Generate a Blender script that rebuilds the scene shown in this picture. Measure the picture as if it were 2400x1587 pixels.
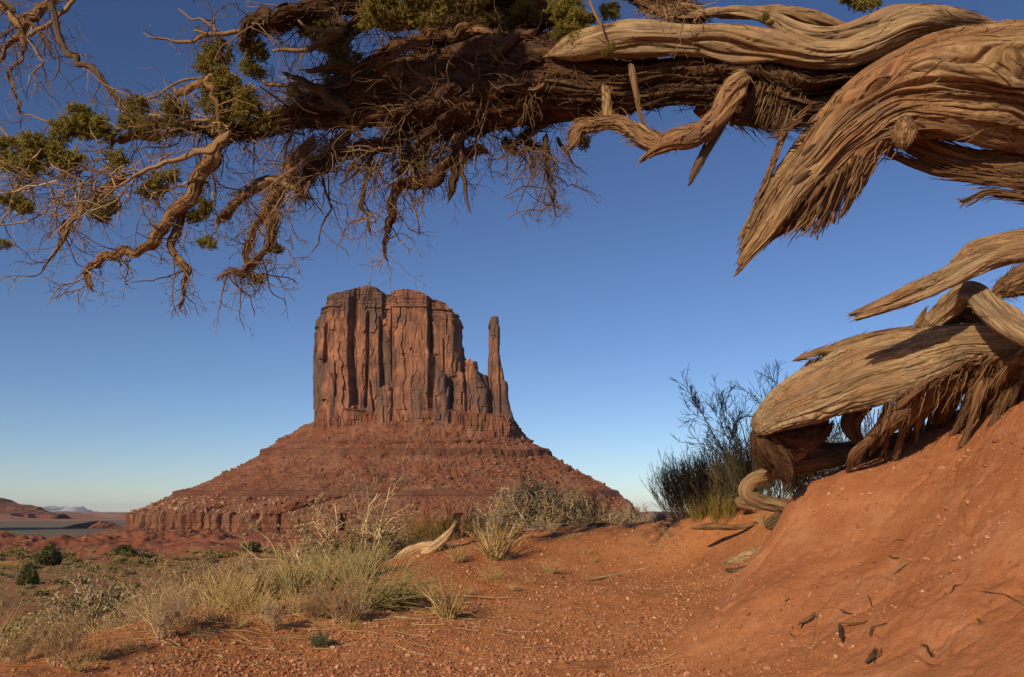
import bpy, math, random
import numpy as np

# ------------------------------------------------------------------ scene, camera, light
for o in list(bpy.data.objects):
    bpy.data.objects.remove(o)
SC = bpy.context.scene
COL = SC.collection
RNG = np.random.default_rng(11)

FPX, CU, CV, HORIZON = 2000.0, 1200.0, 793.5, 1200.0
PITCH = math.atan((HORIZON - CV) / FPX)
SP, CP = math.sin(PITCH), math.cos(PITCH)
CAMZ = 1.0

cam_data = bpy.data.cameras.new("camera")
cam = bpy.data.objects.new("camera", cam_data)
COL.objects.link(cam)
cam.location = (0, 0, CAMZ)
cam.rotation_euler = (math.pi / 2 + PITCH, 0, 0)
cam_data.sensor_width = 36.0
cam_data.lens = FPX / 2400.0 * 36.0
cam_data.clip_start = 0.05
cam_data.clip_end = 200000.0
SC.camera = cam

SUN_EL = math.radians(24.0)
SUN_DIR = np.array([-0.54, -0.84, 0.0]); SUN_DIR /= np.linalg.norm(SUN_DIR)
SUN_DIR = np.array([SUN_DIR[0]*math.cos(SUN_EL), SUN_DIR[1]*math.cos(SUN_EL), math.sin(SUN_EL)])  # towards the sun
world = bpy.data.worlds.new("World")
SC.world = world
world.use_nodes = True
wn = world.node_tree
bg = wn.nodes["Background"]
sky = wn.nodes.new("ShaderNodeTexSky")
sky.sky_type = 'NISHITA'
sky.sun_disc = False
sky.sun_elevation = SUN_EL
sky.sun_rotation = math.atan2(SUN_DIR[0], SUN_DIR[1])
sky.altitude = 1600.0
sky.air_density = 1.0
sky.dust_density = 0.25
sky.ozone_density = 2.5
sky_wb = wn.nodes.new("ShaderNodeMix"); sky_wb.data_type = 'RGBA'; sky_wb.blend_type = 'MULTIPLY'
sky_wb.inputs[0].default_value = 1.0; sky_wb.inputs[7].default_value = (0.97, 0.98, 1.10, 1)     # the camera's white balance
sky_g = wn.nodes.new("ShaderNodeGamma"); sky_g.inputs[1].default_value = 1.22
wn.links.new(sky.outputs[0], sky_g.inputs[0]); wn.links.new(sky_g.outputs[0], sky_wb.inputs[6]); wn.links.new(sky_wb.outputs[2], bg.inputs[0])
bg.inputs[1].default_value = 0.058

sun_data = bpy.data.lights.new("sun", 'SUN')
sun_data.energy = 4.7
sun_data.angle = math.radians(0.53)
sun_data.color = (1.0, 0.81, 0.55)
sun = bpy.data.objects.new("sun", sun_data)
COL.objects.link(sun)
from mathutils import Vector
sun.rotation_euler = Vector(tuple(SUN_DIR)).to_track_quat('Z', 'Y').to_euler()

SC.view_settings.view_transform = 'Standard'
SC.view_settings.look = 'None'
SC.view_settings.exposure = 0.0
SC.view_settings.gamma = 1.0
SC.render.engine = 'CYCLES'
SC.cycles.max_bounces = 5
SC.cycles.diffuse_bounces = 2
SC.cycles.transparent_max_bounces = 6
SC.cycles.volume_bounces = 0

# ------------------------------------------------------------------ helpers
def P(u, v, Y):
    """point at forward distance Y metres seen at photo position (u, v)"""
    a = (np.asarray(u, float) - CU) / FPX
    b = -(np.asarray(v, float) - CV) / FPX
    k = np.asarray(Y, float) / (CP - b * SP)
    return np.stack([a * k, np.broadcast_to(Y, k.shape) * np.ones_like(k), CAMZ + k * (SP + b * CP)], -1)

def pxm(v, Y):
    """metres per photo pixel there"""
    b = -(np.asarray(v, float) - CV) / FPX
    return np.asarray(Y, float) / (CP - b * SP) / FPX

def UV(p):
    p = np.asarray(p, float)
    zc = p[..., 1] * CP + (p[..., 2] - CAMZ) * SP
    yc = -p[..., 1] * SP + (p[..., 2] - CAMZ) * CP
    return CU + FPX * p[..., 0] / zc, CV - FPX * yc / zc

def smooth(e0, e1, x):
    t = np.clip((x - e0) / (e1 - e0), 0, 1)
    return t * t * (3 - 2 * t)

def _hash(ix, iy, iz, seed):
    h = (ix.astype(np.int64) * 374761393 + iy.astype(np.int64) * 668265263 + iz.astype(np.int64) * 1274126177 + seed * 974711) & 0xFFFFFFFF
    h = ((h ^ (h >> 13)) * 1103515245) & 0xFFFFFFFF
    h = ((h ^ (h >> 16)) * 2246822519) & 0xFFFFFFFF
    return ((h ^ (h >> 15)) & 0xFFFFFF).astype(np.float32) / 16777216.0

def vnoise(x, y, z, seed=0):
    """smooth value noise in -1..1"""
    x, y, z = np.broadcast_arrays(np.asarray(x, np.float64), np.asarray(y, np.float64), np.asarray(z, np.float64))
    fx, fy, fz = np.floor(x), np.floor(y), np.floor(z)
    tx, ty, tz = x - fx, y - fy, z - fz
    tx = tx*tx*tx*(tx*(tx*6-15)+10); ty = ty*ty*ty*(ty*(ty*6-15)+10); tz = tz*tz*tz*(tz*(tz*6-15)+10)
    ix, iy, iz = fx.astype(np.int64), fy.astype(np.int64), fz.astype(np.int64)
    out = 0
    for dx in (0, 1):
        wx = tx if dx else 1 - tx
        for dy in (0, 1):
            wy = ty if dy else 1 - ty
            for dz in (0, 1):
                wz = tz if dz else 1 - tz
                out = out + wx * wy * wz * _hash(ix + dx, iy + dy, iz + dz, seed)
    return out * 2 - 1

def fbm(x, y, z, octaves=4, seed=0, gain=0.5, lac=2.03):
    out, a = 0, 1.0
    for k in range(octaves):
        out = out + a * vnoise(x, y, z, seed + k * 17)
        x, y, z, a = np.asarray(x) * lac + 3.1, np.asarray(y) * lac + 7.7, np.asarray(z) * lac + 1.3, a * gain
    return out

def cells1(x, seed=0):
    """per-cell constant in -1..1"""
    ix = np.floor(x).astype(np.int64)
    return _hash(ix, ix * 0, ix * 0, seed) * 2 - 1

def new_mesh(name, V, quads=None, tris=None, attrs=None, smooth_shade=True):
    V = np.ascontiguousarray(V, np.float32)
    q = np.zeros((0, 4), np.int32) if quads is None else np.asarray(quads, np.int32).reshape(-1, 4)
    t = np.zeros((0, 3), np.int32) if tris is None else np.asarray(tris, np.int32).reshape(-1, 3)
    me = bpy.data.meshes.new(name)
    me.vertices.add(len(V)); me.vertices.foreach_set("co", V.ravel())
    loops = np.concatenate([q.ravel(), t.ravel()])
    starts = np.concatenate([np.arange(len(q)) * 4, len(q) * 4 + np.arange(len(t)) * 3]).astype(np.int32)
    me.loops.add(len(loops)); me.loops.foreach_set("vertex_index", loops.astype(np.int32))
    me.polygons.add(len(starts)); me.polygons.foreach_set("loop_start", starts)
    me.polygons.foreach_set("use_smooth", np.full(len(starts), smooth_shade, bool))
    me.update(calc_edges=True)
    for k, a in (attrs or {}).items():
        a = np.asarray(a, np.float32)
        if a.ndim == 2:
            at = me.attributes.new(k, 'FLOAT_VECTOR', 'POINT'); at.data.foreach_set("vector", np.ascontiguousarray(a).ravel())
        else:
            at = me.attributes.new(k, 'FLOAT', 'POINT'); at.data.foreach_set("value", np.ascontiguousarray(a))
    return me

def link(name, data, parent=None, loc=(0, 0, 0)):
    o = bpy.data.objects.new(name, data)
    COL.objects.link(o)
    o.location = loc
    if parent is not None:
        o.parent = parent
    return o

def tag(o, label=None, cat=None, group=None, kind=None):
    if label: o["label"] = label
    if cat: o["category"] = cat
    if group: o["group"] = group
    if kind: o["kind"] = kind
    return o

class Buf:
    """collects verts and faces with grain coordinates and a tint"""
    def __init__(s): s.V, s.Q, s.T, s.G, s.C, s.n = [], [], [], [], [], 0
    def add(s, V, Q=None, T=None, G=None, tint=0.5):
        V = np.asarray(V, np.float64).reshape(-1, 3); m = len(V)
        s.V.append(V)
        if Q is not None and len(Q): s.Q.append(np.asarray(Q).reshape(-1, 4) + s.n)
        if T is not None and len(T): s.T.append(np.asarray(T).reshape(-1, 3) + s.n)
        s.G.append(V * 1.0 if G is None else np.asarray(G, float).reshape(-1, 3))
        s.C.append(np.broadcast_to(np.asarray(tint, float), (m,)))
        s.n += m
    def build(s, name, mat, parent=None, origin=(0, 0, 0), shade=True, kind=None):
        V = np.concatenate(s.V) - np.asarray(origin, float)
        me = new_mesh(name, V, np.concatenate(s.Q) if s.Q else None, np.concatenate(s.T) if s.T else None,
                      {"gc": np.concatenate(s.G), "tint": np.concatenate(s.C)}, shade)
        me.materials.append(mat)
        o = link(name, me, parent, (0, 0, 0) if parent is not None else tuple(origin))
        if kind: o["kind"] = kind
        return o

def batch_tubes(P_, R_, sides=3):
    """P_ (n,m,3), R_ (n,m) -> verts, quads; G has length along and a random strand offset"""
    P_ = np.asarray(P_, float); R_ = np.asarray(R_, float)
    n, m, _ = P_.shape
    T = np.gradient(P_, axis=1)
    T /= np.linalg.norm(T, axis=2, keepdims=True) + 1e-12
    mean = T.mean(1)
    ref = np.where(np.abs(mean[:, 2:3]) < 0.75, np.array([[0, 0, 1.0]]), np.array([[1.0, 0.2, 0]]))
    S = np.cross(T, ref[:, None, :]); S /= np.linalg.norm(S, axis=2, keepdims=True) + 1e-12
    B = np.cross(T, S)
    ang = np.arange(sides) * 2 * np.pi / sides
    V = P_[:, :, None, :] + R_[:, :, None, None] * (np.cos(ang)[None, None, :, None] * S[:, :, None, :] + np.sin(ang)[None, None, :, None] * B[:, :, None, :])
    base = (np.arange(n) * m * sides)[:, None, None]
    i = np.arange(m - 1)[None, :, None] * sides
    j = np.arange(sides)[None, None, :]
    j2 = (j + 1) % sides
    Q = np.stack([base + i + j, base + i + j2, base + i + sides + j2, base + i + sides + j], -1).reshape(-1, 4)
    seg = np.linalg.norm(np.diff(P_, axis=1), axis=2)
    L = np.concatenate([np.zeros((n, 1)), np.cumsum(seg, 1)], 1)
    off = RNG.random((n, 2)) * 9
    G = np.zeros((n, m, sides, 3))
    G[..., 0] = (L + off[:, :1] * 3)[:, :, None]
    G[..., 1] = off[:, :1, None] + np.cos(ang) * R_[:, :, None]
    G[..., 2] = off[:, 1:, None] + np.sin(ang) * R_[:, :, None]
    return V.reshape(-1, 3), Q, G.reshape(-1, 3), m * sides

def add_tubes(buf, P_, R_, sides=3, tint=None):
    n, m = np.asarray(R_).shape
    V, Q, G, per = batch_tubes(P_, R_, sides)
    t = RNG.random(n) if tint is None else np.broadcast_to(np.asarray(tint, float), (n,))
    buf.add(V, Q, None, G, np.repeat(t, per))

def unit(v):
    v = np.asarray(v, float)
    return v / (np.linalg.norm(v, axis=-1, keepdims=True) + 1e-12)

def grow(start, direc, length, r0, r1, m=6, wiggle=0.25, pull=(0, 0, 0), pull_amt=0.0, kink=0.0):
    """vectorised random-walk shoots: start (n,3) direc (n,3) length (n,) r0 (n,)"""
    n = len(start)
    d = unit(direc)
    pts = [np.asarray(start, float)]
    step = np.asarray(length, float)[:, None] / (m - 1)
    pull = np.asarray(pull, float)
    for k in range(m - 1):
        w = RNG.normal(size=(n, 3)) * wiggle
        if kink:
            w += (RNG.random((n, 1)) < 0.35) * RNG.normal(size=(n, 3)) * kink
        d = unit(d + w + pull * pull_amt)
        pts.append(pts[-1] + d * step)
    P_ = np.stack(pts, 1)
    t = np.linspace(0, 1, m)
    R_ = np.asarray(r0)[:, None] * (1 - t) + np.asarray(r1)[:, None] * t
    return P_, R_

def sprout(P_, R_, k, tmin=0.2, tmax=1.0, angle=0.9, lmul=0.5, rmul=0.6, ltip=0.5):
    """starts, directions, lengths, radii of k children per shoot"""
    n, m, _ = P_.shape
    t = tmin + (tmax - tmin) * RNG.random((n, k))
    f = t * (m - 1); i = np.minimum(f.astype(int), m - 2); w = (f - i)[..., None]
    idx = np.arange(n)[:, None]
    A, Bp = P_[idx, i], P_[idx, i + 1]
    st = A * (1 - w) + Bp * w
    dr = unit(Bp - A)
    perp = unit(np.cross(dr, RNG.normal(size=dr.shape)))
    a = angle * (0.6 + 0.8 * RNG.random((n, k, 1)))
    d = dr * np.cos(a) + perp * np.sin(a)
    L = np.linalg.norm(np.diff(P_, axis=1), axis=2).sum(1)[:, None]
    ln = L * lmul * (1 - (1 - ltip) * t) * (0.6 + 0.8 * RNG.random((n, k)))
    r = (R_[idx, i] * (1 - w[..., 0]) + R_[idx, i + 1] * w[..., 0]) * rmul
    return st.reshape(-1, 3), d.reshape(-1, 3), ln.ravel(), r.ravel()

ICO = None
def ico():
    """a 42-vertex icosphere"""
    global ICO
    if ICO is None:
        import bmesh
        bm = bmesh.new(); bmesh.ops.create_icosphere(bm, subdivisions=2, radius=1.0)
        V = np.array([v.co[:] for v in bm.verts]); T = np.array([[v.index for v in f.verts] for f in bm.faces]); bm.free()
        bm = bmesh.new(); bmesh.ops.create_icosphere(bm, subdivisions=1, radius=1.0)
        V1 = np.array([v.co[:] for v in bm.verts]); T1 = np.array([[v.index for v in f.verts] for f in bm.faces]); bm.free()
        ICO = {1: (V1, T1), 2: (V, T)}
    return ICO

def rand_rot(n):
    q = unit(RNG.normal(size=(n, 4)))
    w, x, y, z = q.T
    return np.stack([np.stack([1-2*(y*y+z*z), 2*(x*y-z*w), 2*(x*z+y*w)], -1),
                     np.stack([2*(x*y+z*w), 1-2*(x*x+z*z), 2*(y*z-x*w)], -1),
                     np.stack([2*(x*z-y*w), 2*(y*z+x*w), 1-2*(x*x+y*y)], -1)], 1)

def add_rocks(buf, C, S, lod=1, flat=0.6, rough=0.28, tint=None):
    """angular stones at C (n,3) with radius S (n,)"""
    V0, T0 = ico()[lod]
    n, k = len(C), len(V0)
    # angular: clamp along random planes
    V = np.repeat(V0[None], n, 0).copy()
    for _ in range(5):
        nrm = unit(RNG.normal(size=(n, 3)))
        d = 0.45 + 0.35 * RNG.random((n, 1))
        dot = np.einsum('nkc,nc->nk', V, nrm)
        V -= np.maximum(dot - d, 0)[..., None] * nrm[:, None]
    V *= 1 + rough * (RNG.random((n, k, 1)) - 0.5)
    V *= np.stack([0.8 + 0.6 * RNG.random(n), 0.7 + 0.5 * RNG.random(n), flat * (0.8 + 0.5 * RNG.random(n))], -1)[:, None]
    R = rand_rot(n)
    # mostly upright: blend of yaw only for flat stones
    yaw = RNG.random(n) * 6.28
    Rz = np.zeros((n, 3, 3)); Rz[:, 0, 0] = np.cos(yaw); Rz[:, 0, 1] = -np.sin(yaw); Rz[:, 1, 0] = np.sin(yaw); Rz[:, 1, 1] = np.cos(yaw); Rz[:, 2, 2] = 1
    R = np.where((RNG.random(n) < 0.5)[:, None, None], R, Rz)
    V = np.einsum('nij,nkj->nki', R, V) * np.asarray(S)[:, None, None] + np.asarray(C)[:, None]
    T = T0[None] + (np.arange(n) * k)[:, None, None]
    t = RNG.random(n) if tint is None else np.asarray(tint)
    buf.add(V.reshape(-1, 3), None, T.reshape(-1, 3), None, np.repeat(t, k))

# ------------------------------------------------------------------ materials
def nodes_of(name):
    m = bpy.data.materials.new(name); m.use_nodes = True
    nt = m.node_tree; b = nt.nodes["Principled BSDF"]
    b.inputs["Roughness"].default_value = 0.9
    b.inputs["Specular IOR Level"].default_value = 0.15
    return m, nt, b

def N(nt, kind, **kw):
    n = nt.nodes.new(kind)
    for k, v in kw.items():
        if k.startswith('i_'):
            key = k[2:]
            key = int(key) if key.isdigit() else key.replace('_', ' ')
            n.inputs[key].default_value = v
        else:
            setattr(n, k, v)
    return n

def ramp(nt, fac, stops, interp='LINEAR'):
    r = nt.nodes.new("ShaderNodeValToRGB")
    r.color_ramp.interpolation = interp
    el = r.color_ramp.elements
    while len(el) > 1: el.remove(el[0])
    el[0].position = stops[0][0]; el[0].color = tuple(stops[0][1]) + (1,)
    for p, c in stops[1:]:
        e = el.new(p); e.color = tuple(c) + (1,)
    nt.links.new(fac, r.inputs[0])
    return r.outputs[0]

def noise_tex(nt, vec, scale, detail=4, rough=0.55, stretch=None, dist=0.0):
    if stretch is not None:
        mp = nt.nodes.new("ShaderNodeMapping"); mp.inputs["Scale"].default_value = stretch
        nt.links.new(vec, mp.inputs[0]); vec = mp.outputs[0]
    n = N(nt, "ShaderNodeTexNoise", i_Scale=scale, i_Detail=detail, i_Roughness=rough, i_Distortion=dist)
    nt.links.new(vec, n.inputs["Vector"])
    return n.outputs["Fac"]

def mix_col(nt, fac, a, b, mode='MIX'):
    m = nt.nodes.new("ShaderNodeMix"); m.data_type = 'RGBA'; m.blend_type = mode
    for s, val in ((0, fac), (6, a), (7, b)):
        if hasattr(val, 'is_output'): nt.links.new(val, m.inputs[s])
        elif s == 0: m.inputs[0].default_value = val
        else: m.inputs[s].default_value = tuple(val) + (1,)
    return m.outputs[2]

def bump(nt, bsdf, heights):
    prev = None
    for h, strength, dist in heights:
        b = N(nt, "ShaderNodeBump", i_Strength=strength, i_Distance=dist)
        nt.links.new(h, b.inputs["Height"])
        if prev is not None: nt.links.new(prev, b.inputs["Normal"])
        prev = b.outputs[0]
    nt.links.new(prev, bsdf.inputs["Normal"])

def coords(nt):
    return nt.nodes.new("ShaderNodeTexCoord").outputs["Object"]

def attr(nt, name, vec=False):
    a = nt.nodes.new("ShaderNodeAttribute"); a.attribute_name = name
    return a.outputs["Vector"] if vec else a.outputs["Fac"]

def mat_wood(name, pale, mid, dark, red, bump_s=0.6, fine=90.0):
    m, nt, b = nodes_of(name)
    g = attr(nt, "gc", True)
    n1 = noise_tex(nt, g, 1.0, 6, 0.66, (1.6, 24, 24), 0.9)
    n2 = noise_tex(nt, g, 1.0, 4, 0.6, (4.0, fine, fine), 0.5)
    n3 = noise_tex(nt, g, 1.0, 3, 0.5, (1.6, 5, 5))
    base = ramp(nt, n1, [(0.40, dark), (0.47, mid), (0.57, pale), (0.66, mid)])
    grain = ramp(nt, n2, [(0.41, [c * 0.28 for c in mid]), (0.49, mid), (0.59, pale)])
    c = mix_col(nt, 0.5, base, grain)
    f = ramp(nt, n3, [(0.42, (0, 0, 0)), (0.62, (1, 1, 1))])
    c = mix_col(nt, mix_fac(nt, f, 0.6), c, red)
    n4 = noise_tex(nt, g, 1.0, 5, 0.65, (2.2, 9, 9), 1.2)
    st = ramp(nt, n4, [(0.50, (0, 0, 0)), (0.66, (1, 1, 1))])
    c = mix_col(nt, mix_fac(nt, st, 0.55), c, [0.42 * x + 0.30 * (sum(mid) / 3) for x in mid])
    t = ramp(nt, attr(nt, "tint"), [(0.0, (0.72, 0.70, 0.68)), (1.0, (1.12, 1.12, 1.12))])
    c = mix_col(nt, 1.0, c, t, 'MULTIPLY')
    nt.links.new(c, b.inputs["Base Color"])
    bump(nt, b, [(n1, bump_s, 0.02), (n2, bump_s, 0.006)])
    return m

def mix_fac(nt, col, k):
    mt = nt.nodes.new("ShaderNodeMath"); mt.operation = 'MULTIPLY'; mt.inputs[1].default_value = k
    nt.links.new(col, mt.inputs[0]); return mt.outputs[0]

def mat_tint(name, stops, rough=0.85, transl=0.0):
    m, nt, b = nodes_of(name)
    b.inputs["Roughness"].default_value = rough
    c = ramp(nt, attr(nt, "tint"), stops)
    nt.links.new(c, b.inputs["Base Color"])
    if transl:
        tr = nt.nodes.new("ShaderNodeBsdfTranslucent"); nt.links.new(c, tr.inputs[0])
        mx = nt.nodes.new("ShaderNodeMixShader"); mx.inputs[0].default_value = transl
        nt.links.new(b.outputs[0], mx.inputs[1]); nt.links.new(tr.outputs[0], mx.inputs[2])
        nt.links.new(mx.outputs[0], nt.nodes["Material Output"].inputs[0])
    return m

# ------------------------------------------------------------------ terrain
_base = [  # (u, v, Y) seen points on the sand
    (0,1587,4.6),(400,1587,4.8),(800,1587,5.0),(1150,1587,5.0),(300,1500,5.6),(700,1500,5.9),(1000,1500,6.0),(1300,1500,6.0),
    (450,1425,6.6),(150,1545,5.2),(700,1405,7.4),(1000,1400,7.4),(1300,1400,7.4),(1560,1400,7.2),(900,1315,9.2),(1150,1320,9.0),
    (1400,1300,9.5),(1650,1300,9.0),(1030,1275,10.0),(1250,1245,11.0),(1450,1234,11.5),(1600,1230,11.0),(1800,1215,9.5),
    (1560,1222,10.5),(1700,1190,9.5),(1800,1176,9.0),(1900,1168,8.8),(2050,1165,8.6),(1700,1430,6.5),(1480,1560,5.1),(1750,1330,7.6),(1850,1260,8.0)]
_basex = [(-3.3,8.6,-.6),(-4.2,12,-2.0),(-2.3,11.5,-.7),(-1,13.2,.05),(.6,14.6,.2),(2,15,.3),(4,14,.6),
      (-5.2,5,-.7),(-7.5,8,-2.5),(-5,3,-.25),(-6,0,-.3),(0,0,-.12),(2,0,.0),(-2,-2,-.1),(2,-3,0),(0,2.5,-.02),(1.2,2.6,.05),(-1.5,2.8,-.03),
      (2.2,4.5,.25),(3.5,3,.2),(4,6,.7),(6,4,.6),(5,11,.9),(2.6,6.5,.6)]
_bank = [(2400,1587,3.4),(2400,1400,3.8),(2400,1200,4.2),(2400,950,4.8),(2100,1587,3.8),(1800,1587,4.3),(1500,1575,4.8),(1700,1500,4.9),
    (2000,1450,4.4),(1800,1400,5.0),(2200,1400,4.1),(1900,1250,5.35),(2100,1250,4.9),(2100,1110,5.3),(2250,1040,5.1),(1905,1140,5.7),
    (1780,1330,5.5),(2250,1300,4.3),(1400,1565,4.85),(1300,1592,4.68),(1540,1475,5.55),(1625,1440,5.72)]
_bankx = [(4,5,2.1),(4,3,1.1),(3.5,1.5,.5),(3.2,7,1.3),(4.5,8.5,1.5),(6,5,2.5),(6,2,1.1),(2.3,6.6,1.05),(1.5,2.6,.08),(0.4,3.5,-.05),(2,0,.05),(0,0,-.2),(1.9,6.3,.9)]
def _tps(r2): return 0.5 * r2 * np.log(r2 + 1e-9)
def _fit(px_pts, xyz):
    C = np.concatenate([np.array([P(*q) for q in px_pts]), np.array(xyz)])
    A = _tps(((C[:, None, :2] - C[None, :, :2]) ** 2).sum(-1)) + np.eye(len(C)) * 0.004
    Pm = np.concatenate([np.ones((len(C), 1)), C[:, :2]], 1)
    W = np.linalg.solve(np.block([[A, Pm], [Pm.T, np.zeros((3, 3))]]), np.concatenate([C[:, 2], np.zeros(3)]))
    return C, W
_FB, _FK = _fit(_base, _basex), _fit(_bank, _bankx)
_SCARP = np.array([(-0.5,3.6),(-0.15,4.3),(0.55,5.0),(1.12,5.55),(1.66,5.85),(1.92,6.05),(2.4,6.3),(3.2,6.6),(4.6,7.2),(7,8.0)])
def _ev(F, x, y):
    C, W = F; out = np.zeros(len(x))
    for a in range(0, len(x), 100000):
        xs, ys = x[a:a+100000], y[a:a+100000]
        r2 = (xs[:, None] - C[None, :, 0]) ** 2 + (ys[:, None] - C[None, :, 1]) ** 2
        out[a:a+100000] = _tps(r2) @ W[:-3] + W[-3] + W[-2] * xs + W[-1] * ys
    return out
def _scarp_d(x, y):
    """signed distance to the foot of the bank, positive inside it"""
    best = np.full(len(x), 1e9); sg = np.zeros(len(x))
    for (x0, y0), (x1, y1) in zip(_SCARP[:-1], _SCARP[1:]):
        dx, dy = x1 - x0, y1 - y0
        t = np.clip(((x - x0) * dx + (y - y0) * dy) / (dx * dx + dy * dy), 0, 1)
        ex, ey = x - x0 - t * dx, y - y0 - t * dy
        d = ex * ex + ey * ey
        m = d < best
        best = np.where(m, d, best); sg = np.where(m, np.sign(ex * dy - ey * dx), sg)
    return np.sqrt(best) * sg
def near_h(x, y, want_bank=False):
    sh = x.shape; x = x.ravel(); y = y.ravel()
    base = _ev(_FB, x, y); bank = _ev(_FK, x, y)
    sd = _scarp_d(x, y) + 0.05 * vnoise(x * 3, y * 3, 0.7, 90) + 0.02 * vnoise(x * 11, y * 11, 0.7, 91)
    up = np.maximum(bank - base, 0)
    w = smooth(-0.10 - .12 * smooth(5.3, 4.3, y), 0.16 + .3 * smooth(5.3, 4.3, y), sd)
    z = base + up * w
    if want_bank: return z.reshape(sh), (np.minimum(up * 4, 1) * w).reshape(sh)
    return z.reshape(sh)

_pr = np.array([0, 14, 20, 30, 60, 100, 180, 300, 450, 600, 700, 1000, 1e6])
_pz = np.array([-2, -3.0, -4.4, -6.6, -9.2, -11.2, -14.2, -18.5, -23, -27, -30, -31, -31.])
def plain_h(x, y):
    r = np.hypot(x, y)
    z = np.interp(r, _pr, _pz)
    wf = smooth(20, 120, r)
    z = z + wf * (fbm(x / 40, y / 40, 0.0, 3, 5) * 0.7) * smooth(3000, 800, r)
    # low red badlands below the butte
    az = x / np.maximum(y, 1.0)
    u = 1200 + 2000 * az
    left = smooth(-900, 300, u)
    ctr = 690 + 25 * vnoise(az * 9, 2.2, 0, 3)
    prof = np.exp(-((r - ctr) / 75.0) ** 2) * (9.5 + 2.0 * vnoise(az * 14, .7, 0, 8) + 3.5 * left)
    gul = fbm(x / 22, y / 30, 3.3, 4, 21)
    prof = prof * (1 + 0.30 * gul) + np.exp(-((r - ctr) / 110.0) ** 2) * (2.2 * (0.6 - np.abs(fbm(x / 9, y / 13, 1.1, 3, 33))) + 1.5 * np.maximum(fbm(x / 5, y / 5, 1.1, 3, 34), -.1))
    fr = np.where(y > 0, 1.0, 0.0)
    z = z + prof * fr
    prof2 = np.exp(-((r - 560 - 30 * vnoise(az * 12, 5.5, 0, 4)) / 38.0) ** 2) * (4.6 + 3.5 * vnoise(az * 20, 1.7, 0, 9)) * (1 + .35 * fbm(x / 15, y / 18, 1.3, 3, 77))
    z = z + np.maximum(prof2, 0) * fr
    # far red hills
    w = smooth(3300, 4200, r)
    hl = fbm(x / 600, y / 900, 8.8, 4, 55)
    z = z + w * np.maximum(hl + .1, 0) * 26 * smooth(40000, 9000, r) * fr
    z = z + smooth(9000, 30000, r) * 22
    return z

def height(x, y, detail=True):
    x = np.asarray(x, float); y = np.asarray(y, float)
    r = np.hypot(x, y)
    edge = 1 - smooth(9, 30, np.hypot(x * 0.9 - 0.5, y - 5.0))
    zp = plain_h(x, y)
    z = zp.copy()
    m = edge > 0
    if m.any():
        zn, bank = near_h(x[m], y[m], True)
        if detail:
            xm, ym = x[m], y[m]
            zn = zn + fbm(xm * 1.3, ym * 1.3, 0.5, 3, 2) * 0.035 + (1 - bank) * fbm(xm * 9, ym * 9, 1.5, 3, 31) * 0.010
            zn = zn + bank * (fbm(xm * 1.6, ym * 1.6, 2.5, 2, 41) * 0.030 + fbm(xm * 8, ym * 8, 2.5, 3, 48, .7) * 0.007 + np.minimum(fbm(xm * 12, ym * 12, 4.5, 3, 43) + .25, 0.0) * .022 - .016 * np.exp(-(vnoise(xm * 5, ym * 5, .5, 45) / .05) ** 2) * (vnoise(xm * 2, ym * 2, .5, 46) > .1))
        z[m] = zn * edge[m] + zp[m] * (1 - edge[m])
    return z

def ground_at(u, v, lo=3.0, hi=900.0):
    """nearest forward distance where the ray through photo point (u, v) meets the ground"""
    Ys = np.geomspace(lo, hi, 700)
    p = P(np.full_like(Ys, u), np.full_like(Ys, v), Ys)
    d = p[:, 2] - height(p[:, 0], p[:, 1], False)
    k = np.argmax(d <= 0)
    if d[k] > 0: k = len(Ys) - 1
    return p[k]

# ground: one sheet, fine inside the view, coarse elsewhere
_tn = np.linspace(-0.78, 0.78, 1000)
_az = np.concatenate([np.linspace(-math.pi, math.atan(-0.78), 60, endpoint=False), np.arctan(_tn), np.linspace(math.atan(0.78), math.pi, 61)[1:]])
_rr = np.concatenate([np.linspace(0.4, 3.2, 24, endpoint=False), np.linspace(3.2, 8.0, 420, endpoint=False), np.linspace(8, 13, 140, endpoint=False),
                      np.geomspace(13, 420, 240, endpoint=False), np.linspace(420, 860, 170, endpoint=False), np.geomspace(860, 90000, 170)])
AZ, RR = np.meshgrid(_az, _rr)
GX, GY = np.sin(AZ) * RR, np.cos(AZ) * RR
GZ = height(GX, GY)
na, nr = len(_az), len(_rr)
idx = np.arange(na * nr).reshape(nr, na)
gq = np.stack([idx[:-1, :-1], idx[:-1, 1:], idx[1:, 1:], idx[1:, :-1]], -1).reshape(-1, 4)
ctri = None

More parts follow.
